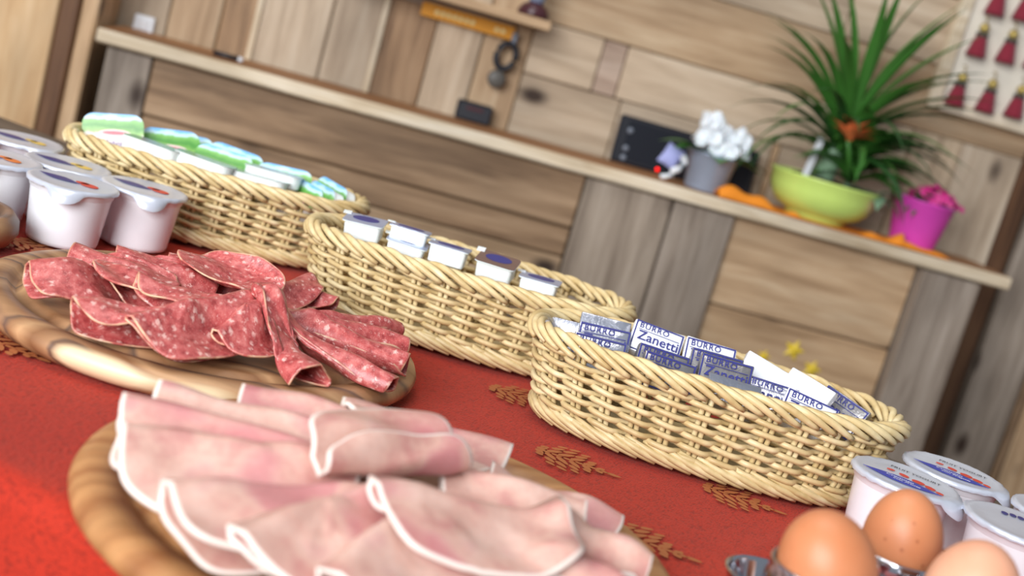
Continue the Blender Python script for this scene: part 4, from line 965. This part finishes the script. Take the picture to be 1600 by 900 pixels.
obj('stem', tube('stem', [pb+SD*(-0.012)+Vector((0, 0, -0.01)), pb+SD*0.0+Vector((0, 0, 0.06)), crown], 0.012, 8, M['leaf_pale'], taper=lambda f: 2.0-1.3*f), None, None, lb)
for i in range(46):
    az = i*2.399; el = (1.45-0.98*(i/46)**0.8); mi = 0 if el > 1.15 else (4 if el > 0.9 else (1, 2, 3)[i % 3])
    leaf(lb, crown+Vector((0, 0, -0.06*(i/46))), az, el+rd.uniform(-0.1, 0.1), Lm[mi], None, rd.uniform(-0.3, 0.3))
Lw = [leaf_mesh(0.14, 0.034, 1.2, 0.2), leaf_mesh(0.11, 0.030, 1.6, 0.2)]
for i, m in enumerate(Lw): m.materials.append(M['leaf'])
c2 = pb+SD*0.035-ND*0.012
for i in range(34): leaf(lb, c2+Vector((0, 0, 0.005+0.05*(i/34))), i*2.399+0.5, 0.55+0.75*(i/34)+rd.uniform(-0.15, 0.15), Lw[i % 2], None, rd.uniform(-0.2, 0.2))
Ls = leaf_mesh(0.05, 0.022, 1.2, 0.1); Ls.materials.append(M['leaf_pale'])
for i in range(16): leaf(lb, pb+SD*(0.065+rd.uniform(-0.02, 0.03))-ND*rd.uniform(0.0, 0.04), i*2.4, rd.uniform(-0.3, 0.7), Ls, None)
Lo = leaf_mesh(0.05, 0.018, 0.5, 0.3); Lo.materials.append(M['petal_orange'])
fs, fz = wp(1332, 200, DP-0.075); fp = W(fs, DP-0.075, fz-0.022)
obj('flower_stem', tube('flower_stem', [c2+Vector((0, 0, 0.0)), (c2+fp)/2-ND*0.01, fp], 0.004, 7, M['leaf']), None, None, lb)
for i in range(9): o = leaf(lb, fp, i*2.399, 0.5+0.09*i, Lo, None); o.name = 'flower_bract'
obj('plant_tag', box_mesh('plant_tag', 0.012, 0.0015, 0.075, 0.0005, M['white_paint']), None, loc(W(ls-0.045, DP-0.03, ZT+bh+0.03)) @ rot(YAW, 'Z') @ rot(0.12, 'Y'), lb)
# magenta pot
p0, _ = wp(1400, 310, DP); p1, _ = wp(1497, 322, DP); ps = (p0+p1)/2-0.004; pr_ = (p1-p0)/2*0.96
pM = WMx(ps, DP, ZT+0.0025); mp_ = empty('pink_flower_pot', pM, 'magenta pot with pink flowers at the right end of the counter', 'flower pot'); ph = 0.082
obj('pot', lathe('pot', pot_prof(pr_, pr_*0.70, ph), 40, M['magenta']), None, pM, mp_)
obj('soil', lathe('soil', [(0, ph*0.80), (pr_-0.006, ph*0.80), (0, ph*0.94)], 24, M['soil']), None, pM, mp_)
pt = W(ps, DP, ZT+ph)
for dx, dz in ((0.012, 0.012), (0.03, 0.004), (-0.01, 0.004)): petal_cluster(mp_, pt+SD*dx+Vector((0, 0, dz))-ND*0.005, 0.016, M['petal_pink'], 9, rd, 0.015)
petal_cluster(mp_, pt+SD*0.062+Vector((0, 0, 0.004)), 0.005, M['petal_pink'], 3, rd, 0.008)
Lg = leaf_mesh(0.07, 0.016, 1.2, 0.2); Lg.materials.append(M['leaf'])
for i in range(11): leaf(mp_, pt+Vector((0, 0, -0.01)), i*2.399+2, 0.25+0.08*i, Lg, None)
# black panel
b0 = wp(975, 180, DW-0.02); b1 = wp(1190, 242, DW-0.02)
pw = b1[0]-b0[0]; phh = b0[1]-ZT+0.002; pcs = (b0[0]+b1[0])/2-0.004
bpM = WMx(pcs, DW-0.028, ZT) @ rot(-0.10, 'X'); bp = empty('black_screen', bpM, 'flat black screen with round grey buttons leaning on the wall behind the bucket', 'screen')
obj('casing', box_mesh('casing', pw, 0.014, phh, 0.003, M['black']), None, bpM @ loc(0, 0, phh/2), bp)
obj('display', box_mesh('display', pw*0.9, 0.002, phh*0.82, 0.0005, M['screen']), None, bpM @ loc(0.004, -0.0075, phh*0.5), bp)
for k, f in enumerate((0.70, 0.32, 0.12)): obj('button', lathe('button', [(0, 0), (0.0055, 0), (0.005, 0.002), (0, 0.0025)], 20, M['grey_btn']), None, bpM @ loc(-pw*0.42, -0.0085, phh*f) @ rot(PI/2, 'X'), bp)
obj('indicator', lathe('indicator', [(0, 0), (0.0026, 0), (0.002, 0.002), (0, 0.0025)], 16, M['led']), None, bpM @ loc(-pw*0.17, -0.0085, 0.006) @ rot(PI/2, 'X'), bp)
# small black box
b0 = wp(712, 172, DW-0.02); b1 = wp(766, 184, DW-0.02); q = WMx((b0[0]+b1[0])/2, DW-0.02, ZT+0.0165)
bb = empty('black_box', q, 'small black box standing on the counter below the hanging ring', 'box'); obj('case', box_mesh('case', b1[0]-b0[0], 0.03, 0.033, 0.003, M['black']), None, q, bb); obj('label_strip', box_mesh('label_strip', 0.03, 0.001, 0.006, 0, M['dark_red']), None, q @ loc(0, -0.0155, 0.006), bb)
# switch
s, z = wp(226, 38, DW); q = WMx(s, DW-0.006, z); sw = empty('light_switch', q, 'white square light switch on the plank wall at upper left', 'switch')
obj('plate', box_mesh('plate', 0.034, 0.010, 0.030, 0.003, M['white_paint'], 2), None, q, sw); obj('rocker', box_mesh('rocker', 0.018, 0.004, 0.018, 0.001, M['white_paint']), None, q @ loc(0, -0.006, 0) @ rot(0.08, 'X'), sw)
# pen
a = wp(334, 80, DP); b = wp(380, 92, DP); pl = b[0]-a[0]; q = WMx((a[0]+b[0])/2, DP, ZT+0.0045)
pn = empty('pen', q, 'dark pen with a white tip lying on the counter', 'pen'); obj('barrel', tube('barrel', [(-pl/2, 0, 0), (pl*0.35, 0, 0)], 0.004, 10, M['black']), None, q, pn); obj('tip', tube('tip', [(pl*0.35, 0, 0), (pl*0.5, 0, 0)], 0.0045, 10, M['white_paint'], taper=lambda f: 1-0.3*f), None, q, pn)
# wall shelf, sign, glass, ring
sA_, zA_ = wp(860, 46, 2.16); zA_ += 0.004
sl = empty('wall_shelf', WMx(sA_-0.17, 2.22, zA_), 'small wooden shelf on the wall above the orange sign', 'shelf')
obj('board', box_mesh('board', 0.36, 0.12, 0.016, 0.002, M['tan_wood']), None, WMx(sA_-0.18, 2.22, zA_), sl); obj('rail', box_mesh('rail', 0.30, 0.016, 0.014, 0.002, M['grey_wood']), None, WMx(sA_-0.20, DW-0.012, zA_-0.0155), sl)
a = wp(660, 10, 2.23); b = wp(806, 52, 2.23); zz = (a[1]+b[1])/2
q = WMx((a[0]+b[0])/2, 2.262, zz-0.002); sg = empty('orange_sign', q, 'narrow orange sign with pale marks under the wall shelf', 'sign')
obj('strip', box_mesh('strip', b[0]-a[0], 0.006, 0.024, 0.001, M['sign_orange']), None, q, sg)
for k in range(9):
    xx = (-0.055+k*0.0105) if k < 7 else 0.052+(k-7)*0.011
    obj('sign_mark', lathe('sign_mark', [(0.0022, 0), (0.0042, 0), (0.0042, 0.0008), (0.0022, 0.0008)], 14, M['sign_ink']), None, q @ loc(xx, -0.003, -0.001) @ rot(PI/2, 'X'), sg)
s, _ = wp(836, 15, 2.2); q = WMx(s, 2.21, zA_+0.0085); gs = empty('glass_vase', q, 'dark red vase with a blue grey neck on the wall shelf', 'vase')
obj('foot', lathe('foot', [(0, 0), (0.026, 0), (0.028, 0.006), (0.022, 0.018), (0.012, 0.024), (0, 0.024)], 32, M['dark_red']), None, q, gs); obj('neck', lathe('neck', [(0, 0.0242), (0.013, 0.0242), (0.016, 0.05), (0.020, 0.09), (0.018, 0.09), (0.012, 0.03), (0, 0.03)], 32, M['blue_grey']), None, q, gs)
s, z = wp(791, 88, 2.25); q = WMx(s, 2.255, z); kr = empty('hanging_ring', q, 'black ring with a round grey pendant hanging from the orange sign', 'ring')
obj('ring', tube('ring', [(0.0165*math.sin(2*PI*k/24), 0, 0.0225*math.cos(2*PI*k/24)) for k in range(24)], 0.0055, 8, M['black'], True), None, q @ rot(0.15, 'Y'), kr)
obj('pendant', lathe('pendant', [(0, 0), (0.012, 0), (0.016, 0.003), (0.016, 0.007), (0.012, 0.010), (0, 0.010)], 28, M['ring_grey']), None, q @ loc(-0.006, 0.004, -0.042) @ rot(PI/2, 'X'), kr)
obj('clip', box_mesh('clip', 0.010, 0.006, 0.022, 0.002, M['grey_btn']), None, q @ loc(0.006, 0, 0.032), kr)
# key rack with tassels
k0 = wp(1448, 158, DW-0.01); q0 = k0[0]; zb = wp(1500, 180, DW-0.01)[1]
kw_, kh_ = 0.36, 0.42
kM = WMx(q0+kw_/2, DW-0.006, zb+kh_/2); kb = empty('key_rack', kM, 'cream wall board in a pale wooden frame hung with burgundy tassels', 'key rack')
obj('backing', box_mesh('backing', kw_-0.02, 0.008, kh_-0.02, 0.001, M['board_white']), None, kM, kb)
for dx, dz, sx_, sz_ in ((-kw_/2+0.010, 0, 0.022, kh_), (kw_/2-0.010, 0, 0.022, kh_), (0, -kh_/2+0.009, kw_-0.044, 0.020), (0, kh_/2-0.009, kw_-0.044, 0.020)):
    obj('frame_rail', box_mesh('frame_rail', sx_, 0.022, sz_, 0.002, M['edge_wood']), None, kM @ loc(dx, -0.006, dz), kb)
tsk = lathe('skirt', [(0, -0.036), (0.0185, -0.036), (0.0175, -0.030), (0.0115, -0.004), (0.009, 0.0), (0, 0.001)], 28, M['burgundy'], fn=lambda v, a: (v[0]*(1+0.05*math.sin(a*14)), v[1]*(1+0.05*math.sin(a*14)), v[2]))
tco = lathe('collar', [(0, 0.0), (0.0105, 0.0), (0.0115, 0.003), (0.0105, 0.007), (0, 0.008)], 24, M['collar']); tkn = lathe('knob', [(0, 0.007), (0.006, 0.008), (0.009, 0.014), (0.0085, 0.019), (0.005, 0.024), (0, 0.026)], 24, M['brass'])
tlp = tube('hook', [(0, 0, 0.025), (0, 0, 0.036), (0, 0.012, 0.038)], 0.0012, 6, M['brass'])
names = {(0, 0): 'burgundy tassel at the top left of the key rack, partly cut off', (0, 1): 'burgundy tassel at the top right of the key rack, partly cut off', (1, 0): 'burgundy tassel in the middle row, left', (1, 1): 'burgundy tassel in the middle row, second from the left', (2, 0): 'burgundy tassel in the bottom row, leftmost', (2, 1): 'burgundy tassel in the bottom row, second from the left', (2, 2): 'burgundy tassel in the bottom row, third from the left', (1, 2): 'burgundy tassel in the middle row, at the picture edge'}
for (r, c), (px, py) in {(0, 0): (1559, 3), (0, 1): (1602, 12), (1, 0): (1530, 68), (1, 1): (1575, 78), (1, 2): (1619, 88), (2, 0): (1496, 145), (2, 1): (1543, 155), (2, 2): (1588, 164)}.items():
    s, z = wp(px, py, DW-0.03); q = WMx(s, DW-0.0305, z+0.012); t = empty('key_tassel', q, names[(r, c)], 'tassel', 'burgundy tassels on the key rack')
    for nm, me in (('skirt', tsk), ('collar', tco), ('knob', tkn), ('hook', tlp)): obj(nm, me, None, q, t)
